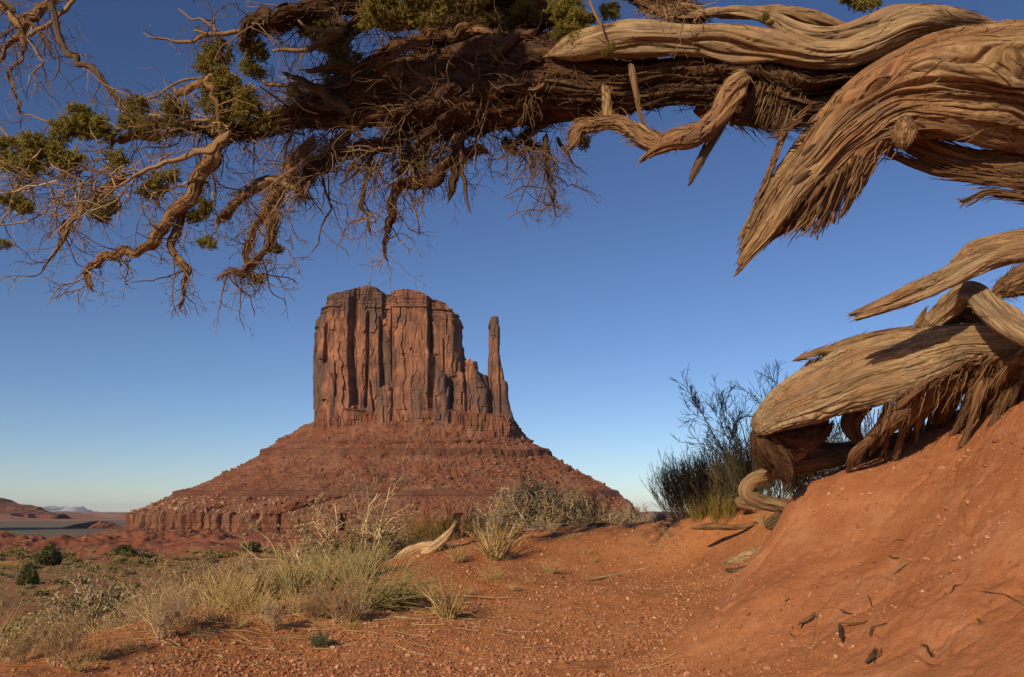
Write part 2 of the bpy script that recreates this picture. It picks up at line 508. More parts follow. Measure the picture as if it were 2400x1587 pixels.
def mat_ground():
    m, nt, b = nodes_of("red_sand")
    co = coords(nt)
    geo = nt.nodes.new("ShaderNodeNewGeometry")
    dist = N(nt, "ShaderNodeVectorMath", operation='LENGTH'); nt.links.new(co, dist.inputs[0])
    D = dist.outputs["Value"]
    def mr(x, a, b_, c=0.0, d=1.0):
        q = N(nt, "ShaderNodeMapRange"); q.interpolation_type = 'SMOOTHSTEP'
        q.inputs[1].default_value, q.inputs[2].default_value, q.inputs[3].default_value, q.inputs[4].default_value = a, b_, c, d
        nt.links.new(x, q.inputs[0]); return q.outputs[0]
    def mul(a, c):
        q = N(nt, "ShaderNodeMath", operation='MULTIPLY')
        nt.links.new(a, q.inputs[0])
        if hasattr(c, 'is_output'): nt.links.new(c, q.inputs[1])
        else: q.inputs[1].default_value = c
        return q.outputs[0]
    n1 = noise_tex(nt, co, 0.9, 5, 0.6)
    n2 = noise_tex(nt, co, 22.0, 6, 0.75)
    n3 = noise_tex(nt, co, 130.0, 2, 0.6)
    sand = ramp(nt, n1, [(0.32, (0.325, 0.120, 0.042)), (0.50, (0.38, 0.150, 0.057)), (0.68, (0.42, 0.182, 0.077))])
    sp = ramp(nt, n2, [(0.33, (0.84, 0.80, 0.77)), (0.5, (1, 1, 1)), (0.68, (1.08, 1.1, 1.12))])
    sand = mix_col(nt, 1.0, sand, sp, 'MULTIPLY')
    gr = ramp(nt, n3, [(0.36, (0.60, 0.52, 0.46)), (0.48, (1, 1, 1)), (0.64, (1.25, 1.4, 1.5))])
    pk = attr(nt, "packed")
    loose_ = N(nt, "ShaderNodeMath", operation='MULTIPLY_ADD'); nt.links.new(pk, loose_.inputs[0]); loose_.inputs[1].default_value = -0.75; loose_.inputs[2].default_value = 1.0
    n5 = noise_tex(nt, co, 4.0, 7, 0.72)
    packed = ramp(nt, n5, [(0.36, (0.31, 0.108, 0.044)), (0.5, (0.36, 0.134, 0.058)), (0.64, (0.42, 0.180, 0.088))])
    sand = mix_col(nt, mix_fac(nt, pk, 0.8), sand, packed)
    sand = mix_col(nt, mul(mr(D, 12, 30, 1.0, 0.0), loose_.outputs[0]), sand, mix_col(nt, 1.0, sand, gr, 'MULTIPLY'))
    # plain: red soil with sage and dry grass cover
    p1 = noise_tex(nt, co, 0.03, 6, 0.62)
    p2 = noise_tex(nt, co, 0.35, 5, 0.65)
    soil = ramp(nt, p1, [(0.35, (0.27, 0.105, 0.042)), (0.6, (0.35, 0.148, 0.060))])
    cover = ramp(nt, p2, [(0.45, (0, 0, 0)), (0.62, (1, 1, 1))])
    plain = mix_col(nt, mul(cover, 0.75), soil, (0.22, 0.155, 0.068))
    rid = ramp(nt, noise_tex(nt, co, 0.05, 6, 0.7, (1, 1, 6)), [(0.35, (0.17, 0.055, 0.030)), (0.52, (0.25, 0.086, 0.045)), (0.7, (0.33, 0.132, 0.070))])
    plain = mix_col(nt, mr(D, 490, 530), plain, rid)
    # grey-green flats beyond
    f1 = noise_tex(nt, co, 0.004, 6, 0.65)
    flats = ramp(nt, f1, [(0.38, (0.13, 0.115, 0.075)), (0.55, (0.17, 0.14, 0.09)), (0.7, (0.22, 0.15, 0.095))])
    plain = mix_col(nt, mr(D, 790, 900), plain, flats)
    f2 = noise_tex(nt, co, 0.0016, 7, 0.7)
    redh = ramp(nt, f2, [(0.36, (0.24, 0.12, 0.075)), (0.5, (0.32, 0.14, 0.085)), (0.62, (0.42, 0.25, 0.16)), (0.75, (0.20, 0.15, 0.10))])
    plain = mix_col(nt, mr(D, 3200, 3900), plain, redh)
    col = mix_col(nt, mr(D, 14, 26), sand, plain)
    nt.links.new(col, b.inputs["Base Color"])
    nb = N(nt, "ShaderNodeBump", i_Distance=0.02)
    nt.links.new(mr(D, 10, 40, 0.55, 0.0), nb.inputs["Strength"]); nt.links.new(n2, nb.inputs["Height"])
    nc = N(nt, "ShaderNodeBump", i_Distance=0.006)
    nt.links.new(mul(mr(D, 8, 20, 0.7, 0.0), loose_.outputs[0]), nc.inputs["Strength"]); nt.links.new(n3, nc.inputs["Height"]); nt.links.new(nb.outputs[0], nc.inputs["Normal"])
    n6 = noise_tex(nt, co, 55.0, 5, 0.7)
    nd = N(nt, "ShaderNodeBump", i_Distance=0.012)
    nt.links.new(mix_fac(nt, pk, 0.8), nd.inputs["Strength"]); nt.links.new(n6, nd.inputs["Height"]); nt.links.new(nc.outputs[0], nd.inputs["Normal"])
    nt.links.new(nd.outputs[0], b.inputs["Normal"])
    return m
_bk = np.zeros(GX.shape); _m = np.hypot(GX * .9 - .5, GY - 5) < 12
_bk[_m] = near_h(GX[_m], GY[_m], True)[1]
gm = new_mesh("ground", np.stack([GX, GY, GZ], -1).reshape(-1, 3), gq, None, {"packed": _bk.ravel()})
gm.materials.append(mat_ground())
ground = tag(link("ground", gm), "red desert sand slope falling away to a sage dotted plain", "ground", kind="structure")
del GX, GY, GZ, AZ, RR, idx, gq

# ------------------------------------------------------------------ butte
BY = 1250.0                                        # forward distance of its axis
def pz(v, Y=BY): return P(1200, v, Y)[2]
def px(u, v, Y=BY): return P(u, v, Y)[..., 0]

def mat_rock(name, lit, mid, dark, varnish, vs=0.5, strat=0.5, vscale=(0.10, 0.10, 0.012), hard=None):
    m, nt, b = nodes_of(name)
    co = coords(nt)
    a = noise_tex(nt, co, 0.05, 6, 0.62)
    vn = noise_tex(nt, co, 1.0, 6, 0.6, vscale, 0.6)
    st = noise_tex(nt, co, 1.0, 4, 0.6, (0.004, 0.004, 0.45), 0.2)
    fi = noise_tex(nt, co, 0.6, 5, 0.7)
    c = ramp(nt, a, [(0.34, dark), (0.5, mid), (0.66, lit)])
    v = ramp(nt, vn, [(0.45, (0, 0, 0)), (0.57, (1, 1, 1))])
    c = mix_col(nt, mix_fac(nt, v, vs), c, varnish)
    s = ramp(nt, st, [(0.36, (0.74, 0.70, 0.70)), (0.5, (1, 1, 1)), (0.66, (1.16, 1.13, 1.1))])
    c = mix_col(nt, strat, c, mix_col(nt, 1.0, c, s, 'MULTIPLY'))
    if hard: c = mix_col(nt, mix_fac(nt, attr(nt, "tint"), .85), c, hard)      # resistant darker beds, with the ledges' overhang shade in the tone
    f = ramp(nt, fi, [(0.3, (0.8, 0.78, 0.78)), (0.7, (1.14, 1.14, 1.14))])
    c = mix_col(nt, 1.0, c, f, 'MULTIPLY')
    nt.links.new(c, b.inputs["Base Color"])
    bump(nt, b, [(fi, 0.55, 1.6), (st, 0.35, 1.0)])
    return m
M_TOWER = mat_rock("red_sandstone", (0.37, 0.170, 0.095), (0.255, 0.114, 0.068), (0.17, 0.080, 0.054), (0.105, 0.067, 0.054), 0.85, 0.25, (0.032, 0.032, 0.011))
TAL_COL = ((0.26, 0.104, 0.055), (0.195, 0.073, 0.040), (0.130, 0.049, 0.029), (0.24, 0.130, 0.082), 0.5, 0.4, (0.03, 0.03, 0.012))
M_TALUS = mat_rock("red_shale", *TAL_COL)
M_BOULDER = mat_tint("talus_stone", [(0.0, (0.13, 0.05, 0.03)), (0.6, (0.23, 0.092, 0.052)), (0.85, (0.27, 0.14, 0.085)), (1.0, (0.34, 0.225, 0.15))])

butte = link("sandstone_butte", None, loc=(float(px(965, 1200)), BY, -31.0))
tag(butte, "towering red sandstone butte with a thin detached spire rising from a talus cone", "butte")
BO = np.array(butte.location)

def R5(l): return [(600 + x * .3189, 620 + y * .3189) for x, y in l]
def interp_v(l, v):
    a = np.array(sorted(((b, a_) for a_, b in l))); return np.interp(v, a[:, 0], a[:, 1])
def v_of(x, y, z): return UV(np.stack([x, y, z], -1))

def tower(name, ledge, redge, topprof, vbase, depth, NP=1000, NZ=380, boxy=0.32, cy=BY, cracks=(), panels=(), amp=1.0, strata_top=0.0, seed=0, base_ribs=None, mat=None, parent=None):
    """a cliff-sided rock body between two silhouette edges; plan is a rounded box with joints cut into it"""
    phi = np.linspace(-math.pi, math.pi, NP, endpoint=False)
    phi = phi - 0.0
    # crowd samples on the front half (phi in -pi..0)
    phi = np.where(phi < 0, phi, phi)
    tt = np.linspace(0, 1, NZ)
    c, s = np.cos(phi), np.sin(phi)
    ex, ey = np.sign(c) * np.abs(c) ** boxy, np.sign(s) * np.abs(s) ** boxy
    # re-space by arc length
    def shape(ph):
        c, s = np.cos(ph), np.sin(ph)
        return np.sign(c) * np.abs(c) ** boxy, np.sign(s) * np.abs(s) ** boxy
    ph = np.linspace(-math.pi, math.pi, 20000)
    a, b_ = shape(ph)
    YF = cy - depth * 0.97
    pz_, px_ = (lambda q: pz(q, YF)), (lambda a_, q: px(a_, q, YF))
    W0 = 0.5 * abs(px(interp_v(redge, vbase), vbase) - px(interp_v(ledge, vbase), vbase))
    L = np.concatenate([[0], np.cumsum(np.hypot(np.diff(a) * W0, np.diff(b_) * depth) * np.where(ph[1:] < 0, 1.0, 0.45))])
    phi = np.interp(np.linspace(0, L[-1], NP, endpoint=False), L, ph)
    ex, ey = shape(phi)
    zb = pz_(vbase)
    vs_, zs_ = np.linspace(600, 1300, 400), None
    zs_ = np.array([pz_(v) for v in vs_])
    zrow = lambda z: np.interp(-z, -zs_, vs_)
    # top height along the body
    tu = np.array([q[0] for q in topprof]); tv = np.array([q[1] for q in topprof])
    vm = 0.5 * (vbase + tv.min())
    xm = 0.5 * (interp_v(ledge, vm) + interp_v(redge, vm)) + 0.5 * (interp_v(redge, vm) - interp_v(ledge, vm)) * ex
    topv = np.interp(xm, tu, tv)
    ztop = np.interp(topv, vs_, zs_)
    Z = zb + tt[:, None] * (ztop - zb)[None, :]
    V = zrow(Z)
    le, re = interp_v(ledge, V), interp_v(redge, V)
    U = 0.5 * (le + re) + 0.5 * (re - le) * ex[None, :]
    X = px_(U, V)
    Y = cy + depth * ey[None, :] * (1 - 0.10 * tt[:, None])
    # plan normals
    nx = np.sign(ex) * np.abs(np.cos(phi)) ** (2 - boxy) / W0; ny = np.sign(ey) * np.abs(np.sin(phi)) ** (2 - boxy) / depth
    nn = np.hypot(nx, ny) + 1e-9; nx, ny = nx / nn, ny / nn
    u, v = v_of(X, Y, Z)
    front = (np.sin(phi) < 0)[None, :]
    d = np.zeros_like(Z)
    wv = 3.0 * vnoise(u / 9, v / 40, seed, 6) + 1.5 * vnoise(u / 4, v / 18, seed, 7)
    arc = np.where(front, u, u * 0 + (np.interp(phi, ph, L))[None, :] * 1.6)
    for (xa, xb, off) in panels:
        d += np.where(front, off * smooth(xa - 2.0, xa + 2.0, u + wv * .5) * (1 - smooth(xb - 2.0, xb + 2.0, u + wv * .5)), 0)
    for (pts, dep, wid) in cracks:
        pu = np.array([q[0] for q in pts]); pv = np.array([q[1] for q in pts])
        o = np.argsort(pv); xc = np.interp(v, pv[o], pu[o])
        win = smooth(pv.min() - 6, pv.min() + 10, v) * (1 - smooth(pv.max() - 8, pv.max() + 6, v))
        q = (u - xc + wv * .45) / wid
        d += np.where(front, -dep * win * np.clip(1.35 - np.abs(q) * 1.1, 0, 1), 0)
    # blocky joints
    k1 = arc / 19.0 + 0.5 * vnoise(arc / 30, Z / 40, seed, 9) + 0.22 * vnoise(arc / 6, Z / 9, seed, 10)
    k2 = arc / 8.0 + 0.7 * vnoise(arc / 12, Z / 22, seed, 12)
    blk = cells1(k1 + 37 * np.floor(Z / 55 + .6 * cells1(k1, 3)), 13) * 1.5 + cells1(k2 + 91 * np.floor(Z / 24 + .7 * cells1(k2, 4)), 14) * 0.55
    d += amp * blk
    f1 = k1 - np.floor(k1); f2 = k2 - np.floor(k2)
    zc = np.floor(Z / 48 + .8 * cells1(k1, 18)) * 53
    d += amp * ((f1 - .5) * cells1(k1 + zc, 17) * 8.5 + (f2 - .5) * cells1(k2 + np.floor(Z / 20 + .8 * cells1(k2, 20)) * 31, 19) * 2.6)
    d += amp * ((Z / 48 + .8 * cells1(k1, 18)) % 1.0 - .5) * cells1(k1 + zc, 24) * 2.6
    d += amp * (0.8 * fbm(X / 22, Y / 22, Z / 50, 3, seed + 20) + 0.5 * fbm(X / 6, Y / 6, Z / 9, 3, seed + 30))
    fr = k1 - np.floor(k1); d -= amp * 1.6 * np.exp(-(np.minimum(fr, 1 - fr) / 0.035) ** 2) * (cells1(k1, 5) > 0)
    if strata_top:
        h = (ztop[None, :] - Z)                     # metres below the rim
        inset = np.clip(1 - h / 26.0, 0, 1)
        lay = np.floor((Z + 1.5 * vnoise(X / 30, Y / 30, 0, 15)) / 3.3)
        d -= strata_top * inset ** 1.4
        d += smooth(36, 22, h) * (cells1(lay, 16) * 1.9 + cells1(np.floor(Z / 1.4), 26) * .6) - 2.2 * smooth(9, 5, h) - 2.0 * smooth(19, 16, h)
        d += np.exp(-((h - 27) / 1.6) ** 2) * 1.2
    if base_ribs:
        zz = Z - zb
        w = 1 - smooth(base_ribs - 4, base_ribs + 2, zz + 3 * vnoise(arc / 14, 0, seed, 40))
        d += w * (1.8 - zz / base_ribs * 1.2)
        d += w * (0.7 * vnoise(arc / 1.5, Z / 12, seed, 41) + 1.4 * np.minimum(vnoise(arc / 2.8, Z / 16, seed, 42), 0.1) + cells1(arc / 4.2 + 17 * np.floor(Z / 7), 47) * .9)
        d += w * cells1((Z + vnoise(arc / 25, 0, 0, 44)) / 2.6, 43) * 0.55
    d *= smooth(-0.02, 0.05, tt)[:, None] * 0 + 1
    X = X + nx[None, :] * d; Y = Y + ny[None, :] * d
    # roof
    cx, cyy = X[-1].mean(), Y[-1].mean()
    rows = [np.stack([X, Y, Z], -1)]
    for k, f in enumerate(np.linspace(0.96, 0.02, 26)):
        q = rows[0][-1].copy()
        q[:, 0] = cx + (q[:, 0] - cx) * f; q[:, 1] = cyy + (q[:, 1] - cyy) * f
        q[:, 2] = q[:, 2] * f + (1 - f) * ztop.mean() + min(3.0, (1 - f) * 12) * (strata_top > 0) * .5 + 0.8 * fbm(q[:, 0] / 6, q[:, 1] / 6, 0.0, 3, 60) * (1 - f * .5)
        rows.append(q[None])
    A = np.concatenate(rows, 0)
    nrow = len(A)
    i = np.arange(nrow - 1)[:, None] * NP; j = np.arange(NP)[None, :]; j2 = (j + 1) % NP
    Q = np.stack([i + j, i + j2, i + NP + j2, i + NP + j], -1).reshape(-1, 4)
    me = new_mesh(name, A.reshape(-1, 3) - BO, Q, smooth_shade=False)
    me.materials.append(mat or M_TOWER)
    return link(name, me, parent or butte)

_L = R5([(590,150),(505,200),(475,235),(446,320),(448,352),(412,405),(402,600),(398,700),(394,900),(392,1040),(390,1180)])
_R = R5([(1400,150),(1440,262),(1468,300),(1484,370),(1488,480),(1492,600),(1505,800),(1508,1180)])
_T = R5([(400,205),(487,195),(520,189),(580,170),(605,146),(680,138),(760,147),(815,172),(840,186),(900,195),(950,198),(1000,186),(1070,174),(1150,180),(1240,192),(1300,220),(1360,240),(1440,248),(1500,254)])
def ck(pts, dep, wid): return (R5(pts), dep, wid * .3189)
tower("rock_tower", _L, _R, _T, 1003, 58, NP=1300, NZ=430, strata_top=1.0, seed=1, amp=.62, base_ribs=None, cracks=[
    ck([(712,240),(705,420),(700,640),(715,1030)], 15, 24), ck([(735,700),(738,1080)], 5, 10),
    ck([(522,420),(516,560),(508,720)], 9, 13), ck([(822,330),(818,600),(800,1050)], 9, 12), ck([(840,850),(865,1080)], 5, 9),
    ck([(915,380),(918,700),(925,900)], 13, 16), ck([(998,290),(985,600),(1000,880),(1002,1160)], 7, 9),
    ck([(1275,235),(1276,500),(1280,640)], 14, 15), ck([(1278,640),(1270,1150)], 6, 9), ck([(1385,540),(1390,780)], 6, 9),
    ck([(1415,300),(1413,500)], 4, 8), ck([(590,710),(588,960)], 5, 8), ck([(1385,780),(1410,1030)], 9, 15)],
    panels=[(600+520*.3189, 600+690*.3189, 3), (600+720*.3189, 600+820*.3189, -5), (600+820*.3189, 600+915*.3189, -2), (600+930*.3189, 600+995*.3189, -8),
            (600+997*.3189, 600+1272*.3189, 5), (600+1285*.3189, 600+1500*.3189, -7)])
# stepped bedded plinth under all the walls
tower("cliff_band", R5([(404,1020),(402,1170),(400,1230)]), R5([(1845,1060),(1866,1130),(1890,1170),(1898,1290)]),
      R5([(400,1040),(700,1055),(760,1085),(1000,1085),(1010,1048),(1270,1050),(1450,1060),(1690,1090),(1800,1095),(1890,1120),(1925,1190)]), 1085, 66, NP=1500, NZ=150,
      boxy=.30, amp=.55, seed=5, base_ribs=120, mat=M_TALUS)
# shoulder buttresses between tower and spire
for k, (top, Lp, Rp, dep, cy) in enumerate([
        (R5([(1530,700),(1560,688),(1600,692),(1612,710)]), R5([(1537,690),(1535,770),(1505,840),(1480,1000),(1470,1180)]), R5([(1612,690),(1614,760),(1650,830),(1690,900),(1712,1180)]), 26, BY - 22),
        (R5([(1450,800),(1490,782),(1520,790)]), R5([(1452,790),(1440,900),(1425,1180)]), R5([(1520,780),(1540,900),(1560,1180)]), 20, BY - 34),
        (R5([(1495,605),(1508,598),(1520,610)]), R5([(1494,600),(1490,760),(1480,900)]), R5([(1523,600),(1524,690),(1530,900)]), 12, BY + 5),
        (R5([(1500,700),(1530,700)]), R5([(1502,700),(1490,820),(1480,1180)]), R5([(1534,700),(1560,820),(1580,1180)]), 22, BY + 5),
        (R5([(1590,770),(1640,780),(1700,812)]), R5([(1560,770),(1560,900),(1560,1180)]), R5([(1690,790),(1712,850),(1730,1180)]), 24, BY - 10),
        (R5([(1330,780),(1370,772),(1395,800)]), R5([(1320,780),(1310,900),(1290,1180)]), R5([(1392,780),(1398,900),(1420,1180)]), 20, BY - 48),
        (R5([(925,890),(960,880),(990,900)]), R5([(925,885),(905,960),(890,1100)]), R5([(992,885),(1000,960),(1000,1100)]), 18, BY - 50)]):
    tower("rock_shoulder", Lp, Rp, top, 1012, dep, NP=300, NZ=150, boxy=.45, amp=.8, seed=11 + k, cy=cy)
tower("rock_spire", R5([(1720,380),(1714,410),(1712,500),(1710,560),(1706,700),(1704,850),(1715,1000),(1720,1180)]),
      R5([(1778,378),(1782,410),(1780,432),(1790,450),(1789,560),(1788,650),(1800,720),(1815,790),(1820,840),(1845,860),(1850,960),(1868,1060),(1890,1120),(1905,1180)]),
      R5([(1700,388),(1722,382),(1750,378),(1790,379)]), 1012, 17, NP=380, NZ=330, boxy=.42, amp=.32, seed=23, cy=BY - 14,
      cracks=[ck([(1790,700),(1800,1100)], 4, 8), ck([(1725,840),(1730,1100)], 3, 6)])

# talus cone with ledges
_tal = [  # v, left edge u, right edge u, front factor
    (985,740,1205,0),(1000,708,1216,0),(1012,690,1224,0),(1030,655,1240,0),(1034,650,1246,1),(1040,648,1249,0),(1050,626,1272,0),(1053,616,1286,1),(1066,614,1291,1),(1070,604,1296,0),
    (1105,540,1352,0),(1128,487,1396,0),(1148,442,1438,0),(1151,420,1444,1),(1163,416,1456,1),(1167,408,1462,0),(1183,384,1484,0),(1196,366,1492,0),(1203,342,1500,0),(1205,334,1502,1),
    (1246,330,1508,1),(1250,312,1520,0),(1262,250,1560,0),(1275,150,1640,0),(1292,20,1760,0)]
def talus():
    rows = np.array(_tal, float)
    key = np.concatenate([[0], np.cumsum(np.hypot(np.diff(rows[:, 0]), 0.5 * np.abs(np.diff(rows[:, 1]))))])
    NT = 560
    t = np.linspace(0, key[-1], NT)
    v, l, r, band = [np.interp(t, key, rows[:, k]) for k in range(4)]
    Zr = np.array([pz(q) for q in v])
    ang = np.concatenate([np.linspace(-math.pi * 1.08, math.pi * .08, 1500, endpoint=False), np.linspace(math.pi * .08, math.pi * .92, 140, endpoint=False)])
    c, s = np.cos(ang)[None, :], np.sin(ang)[None, :]
    cu = 968.0
    xc = px(cu, 1100)
    rl = xc - px(l, v); rr = px(r, v) - xc
    rad = np.where(c < 0, rl[:, None], rr[:, None])
    rf = (66 + (0.5 * (rl + rr) - 0.5 * (rl[0] + rr[0])) * 0.80)[:, None]
    Rx, Ry = rad, rf
    # gullies and ribs, growing down-slope
    dn = np.clip((np.arange(NT) / NT), 0, 1)[:, None]
    aw = ang[None, :] + 0.02 * vnoise(np.cos(ang) * 9, np.sin(ang) * 9, t[:, None] / 60, 71)
    ca, sa = np.cos(aw), np.sin(aw)
    g = fbm(ca * 9, sa * 9, t[:, None] / 400, 3, 61) * 0.034 + np.abs(vnoise(ca * 26, sa * 26, t[:, None] / 160, 62)) * -0.030 + np.abs(vnoise(ca * 60, sa * 60, t[:, None] / 120, 80)) * -0.012
    bnd = band[:, None] * np.where((v > 1200)[:, None], 1.0, smooth(-.75, -.25, vnoise(ca * 7, sa * 7, np.round(v / 60)[:, None] * 1.7, 81)))
    nk = ang[None, :] * 21 + .6 * vnoise(ca * 8, sa * 8, 0.6, 73); nf = nk - np.floor(nk)
    notch = np.exp(-((nf - .5) / (.07 + .10 * np.abs(cells1(nk, 76)))) ** 2) * (cells1(nk, 74) > -.45) * 0.050 * (.4 + .6 * np.abs(cells1(nk, 77)))
    but = cells1(nk + .5, 78) * 0.010
    low = smooth(1200, 1206, v)[:, None]
    ribs = (but - notch) * (.25 + .75 * low) + vnoise(ca * 34, sa * 34, 0.0 * bnd, 63) * 0.006 + np.minimum(vnoise(ca * 62, sa * 62, 0.3, 64), .15) * 0.010 + np.minimum(vnoise(ca * 17, sa * 17, 0.9, 65), .2) * 0.012
    f = 1 + g * (0.3 + .7 * dn) * (1 - .6 * bnd) + ribs * bnd * (0.35 + 0.65 * low)
    pe = 1 - .50 * smooth(1120, 1205, v)[:, None] * (1 - smooth(1255, 1290, v)[:, None])
    cb, sb = np.sign(c) * np.abs(c) ** pe, np.sign(s) * np.abs(s) ** pe
    X = xc + Rx * cb * (1 + (f - 1) * .6); Y = BY + Ry * sb * f; Z = np.repeat(Zr[:, None], len(ang), 1)
    X = xc + (X - xc) * (0.35 + 0.65 * np.minimum(Y / BY, 1)); Z = CAMZ + (Z - CAMZ) * np.minimum(Y / BY, 1.0)     # beds dip gently towards the valley
    # aprons: cones of debris under the low cliff
    apr = smooth(1246, 1252, v)[:, None]
    cone = np.abs(vnoise(ca * 30, sa * 30, 0.2, 66))
    Z = Z + (1 - bnd) * (1.3 * fbm(X / 14, Y / 14, Z / 14, 3, 67) + .7 * fbm(X / 4, Y / 4, Z / 4, 2, 68)) + apr * (smooth(.55, .05, cone) * 7 - 2) * smooth(1290, 1252, v)[:, None]
    Z = Z + 1.6 * vnoise(ca * 6, sa * 6, 0.1, 69)
    rockn = fbm(X / 7, Y / 7, Z / 7, 4, 70) * 1.9 * (1 - .4 * bnd) + np.maximum(fbm(X / 3.2, Y / 3.2, Z / 3.2, 2, 82) - .25, 0) * 2.4 * (1 - bnd)
    lip = bnd * (cells1(Z / 2.3, 72) * .8 + 4.0 * (1 - low) * (.6 + .5 * vnoise(ca * 22, sa * 22, .4, 84)))
    X = X + c * (rockn + lip); Y = Y + s * (rockn + lip)
    A = np.stack([X, Y, Z], -1)
    n = len(ang)
    i = np.arange(NT - 1)[:, None] * n; j = np.arange(n)[None, :]; j2 = (j + 1) % n
    Q = np.stack([i + n + j, i + n + j2, i + j2, i + j], -1).reshape(-1, 4)
    hard = np.broadcast_to(bnd * (1 - low) * (.7 + .3 * vnoise(ca * 14, sa * 14, .2, 85)), X.shape)
    me = new_mesh("talus_slope", A.reshape(-1, 3) - BO, Q, None, {"tint": hard.ravel()}, smooth_shade=False)
    me.materials.append(mat_rock("red_shale_beds", *TAL_COL, hard=(0.105, 0.045, 0.030)))
    link("talus_slope", me, butte)
    # loose blocks lying on it
    B = Buf()
    k = 21000
    ti = (RNG.random(k) ** 0.75 * (NT * .90)).astype(int); ai = RNG.integers(0, 1500, k)
    dens = fbm(np.cos(ang[ai]) * 7, np.sin(ang[ai]) * 7, t[ti] / 40, 3, 75)
    pale = (v[ti] > 1164) & (v[ti] < 1204)
    keep = ((dens > -.1) | (pale & (dens > -.5))) & (band[ti] < .3) & (v[ti] > 1015)
    ti, ai, pale = ti[keep], ai[keep], pale[keep]
    C = A[ti, ai]
    S = 0.72 * (1 - RNG.random(len(ti)) * .985) ** -0.45 * np.where(pale, 1.25, 1.0)
    S = np.minimum(S, 6.0) * np.where(v[ti] < 1060, .6, 1)
    pl = pale & (C[:, 0] < px(760, 1180)) & (RNG.random(len(ti)) < .75)
    tint = np.where(pl, 0.8 + 0.2 * RNG.random(len(ti)), RNG.random(len(ti)) * .78)
    add_rocks(B, C + np.array([0, 0, .15]) * S[:, None], S, 1, .7, .3, tint)
    o = B.build("rubble", M_BOULDER, None, shade=False)
    tag(o, "loose boulders and broken rock strewn over the talus of the butte", "rubble", kind="stuff")
talus()

# ------------------------------------------------------------------ weathered wood
M_WOOD = mat_wood("weathered_wood", (0.395, 0.255, 0.130), (0.245, 0.142, 0.068), (0.060, 0.030, 0.015), (0.27, 0.118, 0.054), 1.0, 130.0)
M_GREYWOOD = mat_wood("bleached_wood", (0.43, 0.305, 0.175), (0.29, 0.188, 0.098), (0.090, 0.052, 0.028), (0.29, 0.150, 0.074), 1.0, 130.0)
M_PALE = mat_wood("sunbleached_wood", (0.60, 0.43, 0.25), (0.44, 0.29, 0.155), (0.15, 0.085, 0.045), (0.48, 0.28, 0.14), 0.9)
M_BARK = mat_wood("shaggy_bark", (0.30, 0.185, 0.095), (0.18, 0.095, 0.046), (0.055, 0.026, 0.013), (0.20, 0.088, 0.040), 1.0, 60.0)
M_RAG = mat_wood("ragged_bark_shade", (0.155, 0.088, 0.046), (0.078, 0.040, 0.021), (0.026, 0.013, 0.007), (0.090, 0.038, 0.020), 1.0, 60.0)  # ragged bark darkened, deep shade of the tangle put into the colour
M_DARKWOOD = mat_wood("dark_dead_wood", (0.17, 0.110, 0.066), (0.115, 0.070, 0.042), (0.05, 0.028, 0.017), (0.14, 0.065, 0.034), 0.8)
M_TWIG = mat_tint("twig_bark", [(0.0, (0.085, 0.050, 0.028)), (0.5, (0.20, 0.118, 0.060)), (0.8, (0.36, 0.230, 0.122)), (1.0, (0.50, 0.37, 0.22))])
M_SCALE = mat_tint("juniper_leaf", [(0.0, (0.17, 0.150, 0.036)), (0.5, (0.36, 0.305, 0.072)), (0.85, (0.48, 0.40, 0.105)), (1.0, (0.54, 0.39, 0.14))], 0.6, 0.4)

CAMP = np.array([0, 0, CAMZ])
def catmull(A, n):
    """A (k,d) -> n points evenly along the first three columns"""
    A = np.asarray(A, float)
    E = np.concatenate([[2*A[0]-A[1]], A, [2*A[-1]-A[-2]]])
    out = []
    for i in range(1, len(E) - 2):
        t = np.linspace(0, 1, 60, endpoint=False)[:, None]
        p0, p1, p2, p3 = E[i-1], E[i], E[i+1], E[i+2]
        out.append(0.5 * (2*p1 + (p2-p0)*t + (2*p0-5*p1+4*p2-p3)*t**2 + (3*p1-p0-3*p2+p3)*t**3))
    out.append(A[-1:]); D = np.concatenate(out)
    L = np.concatenate([[0], np.cumsum(np.linalg.norm(np.diff(D[:, :3], axis=0), axis=1))])
    q = np.linspace(0, L[-1], n)
    return np.stack([np.interp(q, L, D[:, k]) for k in range(D.shape[1])], -1), L[-1]

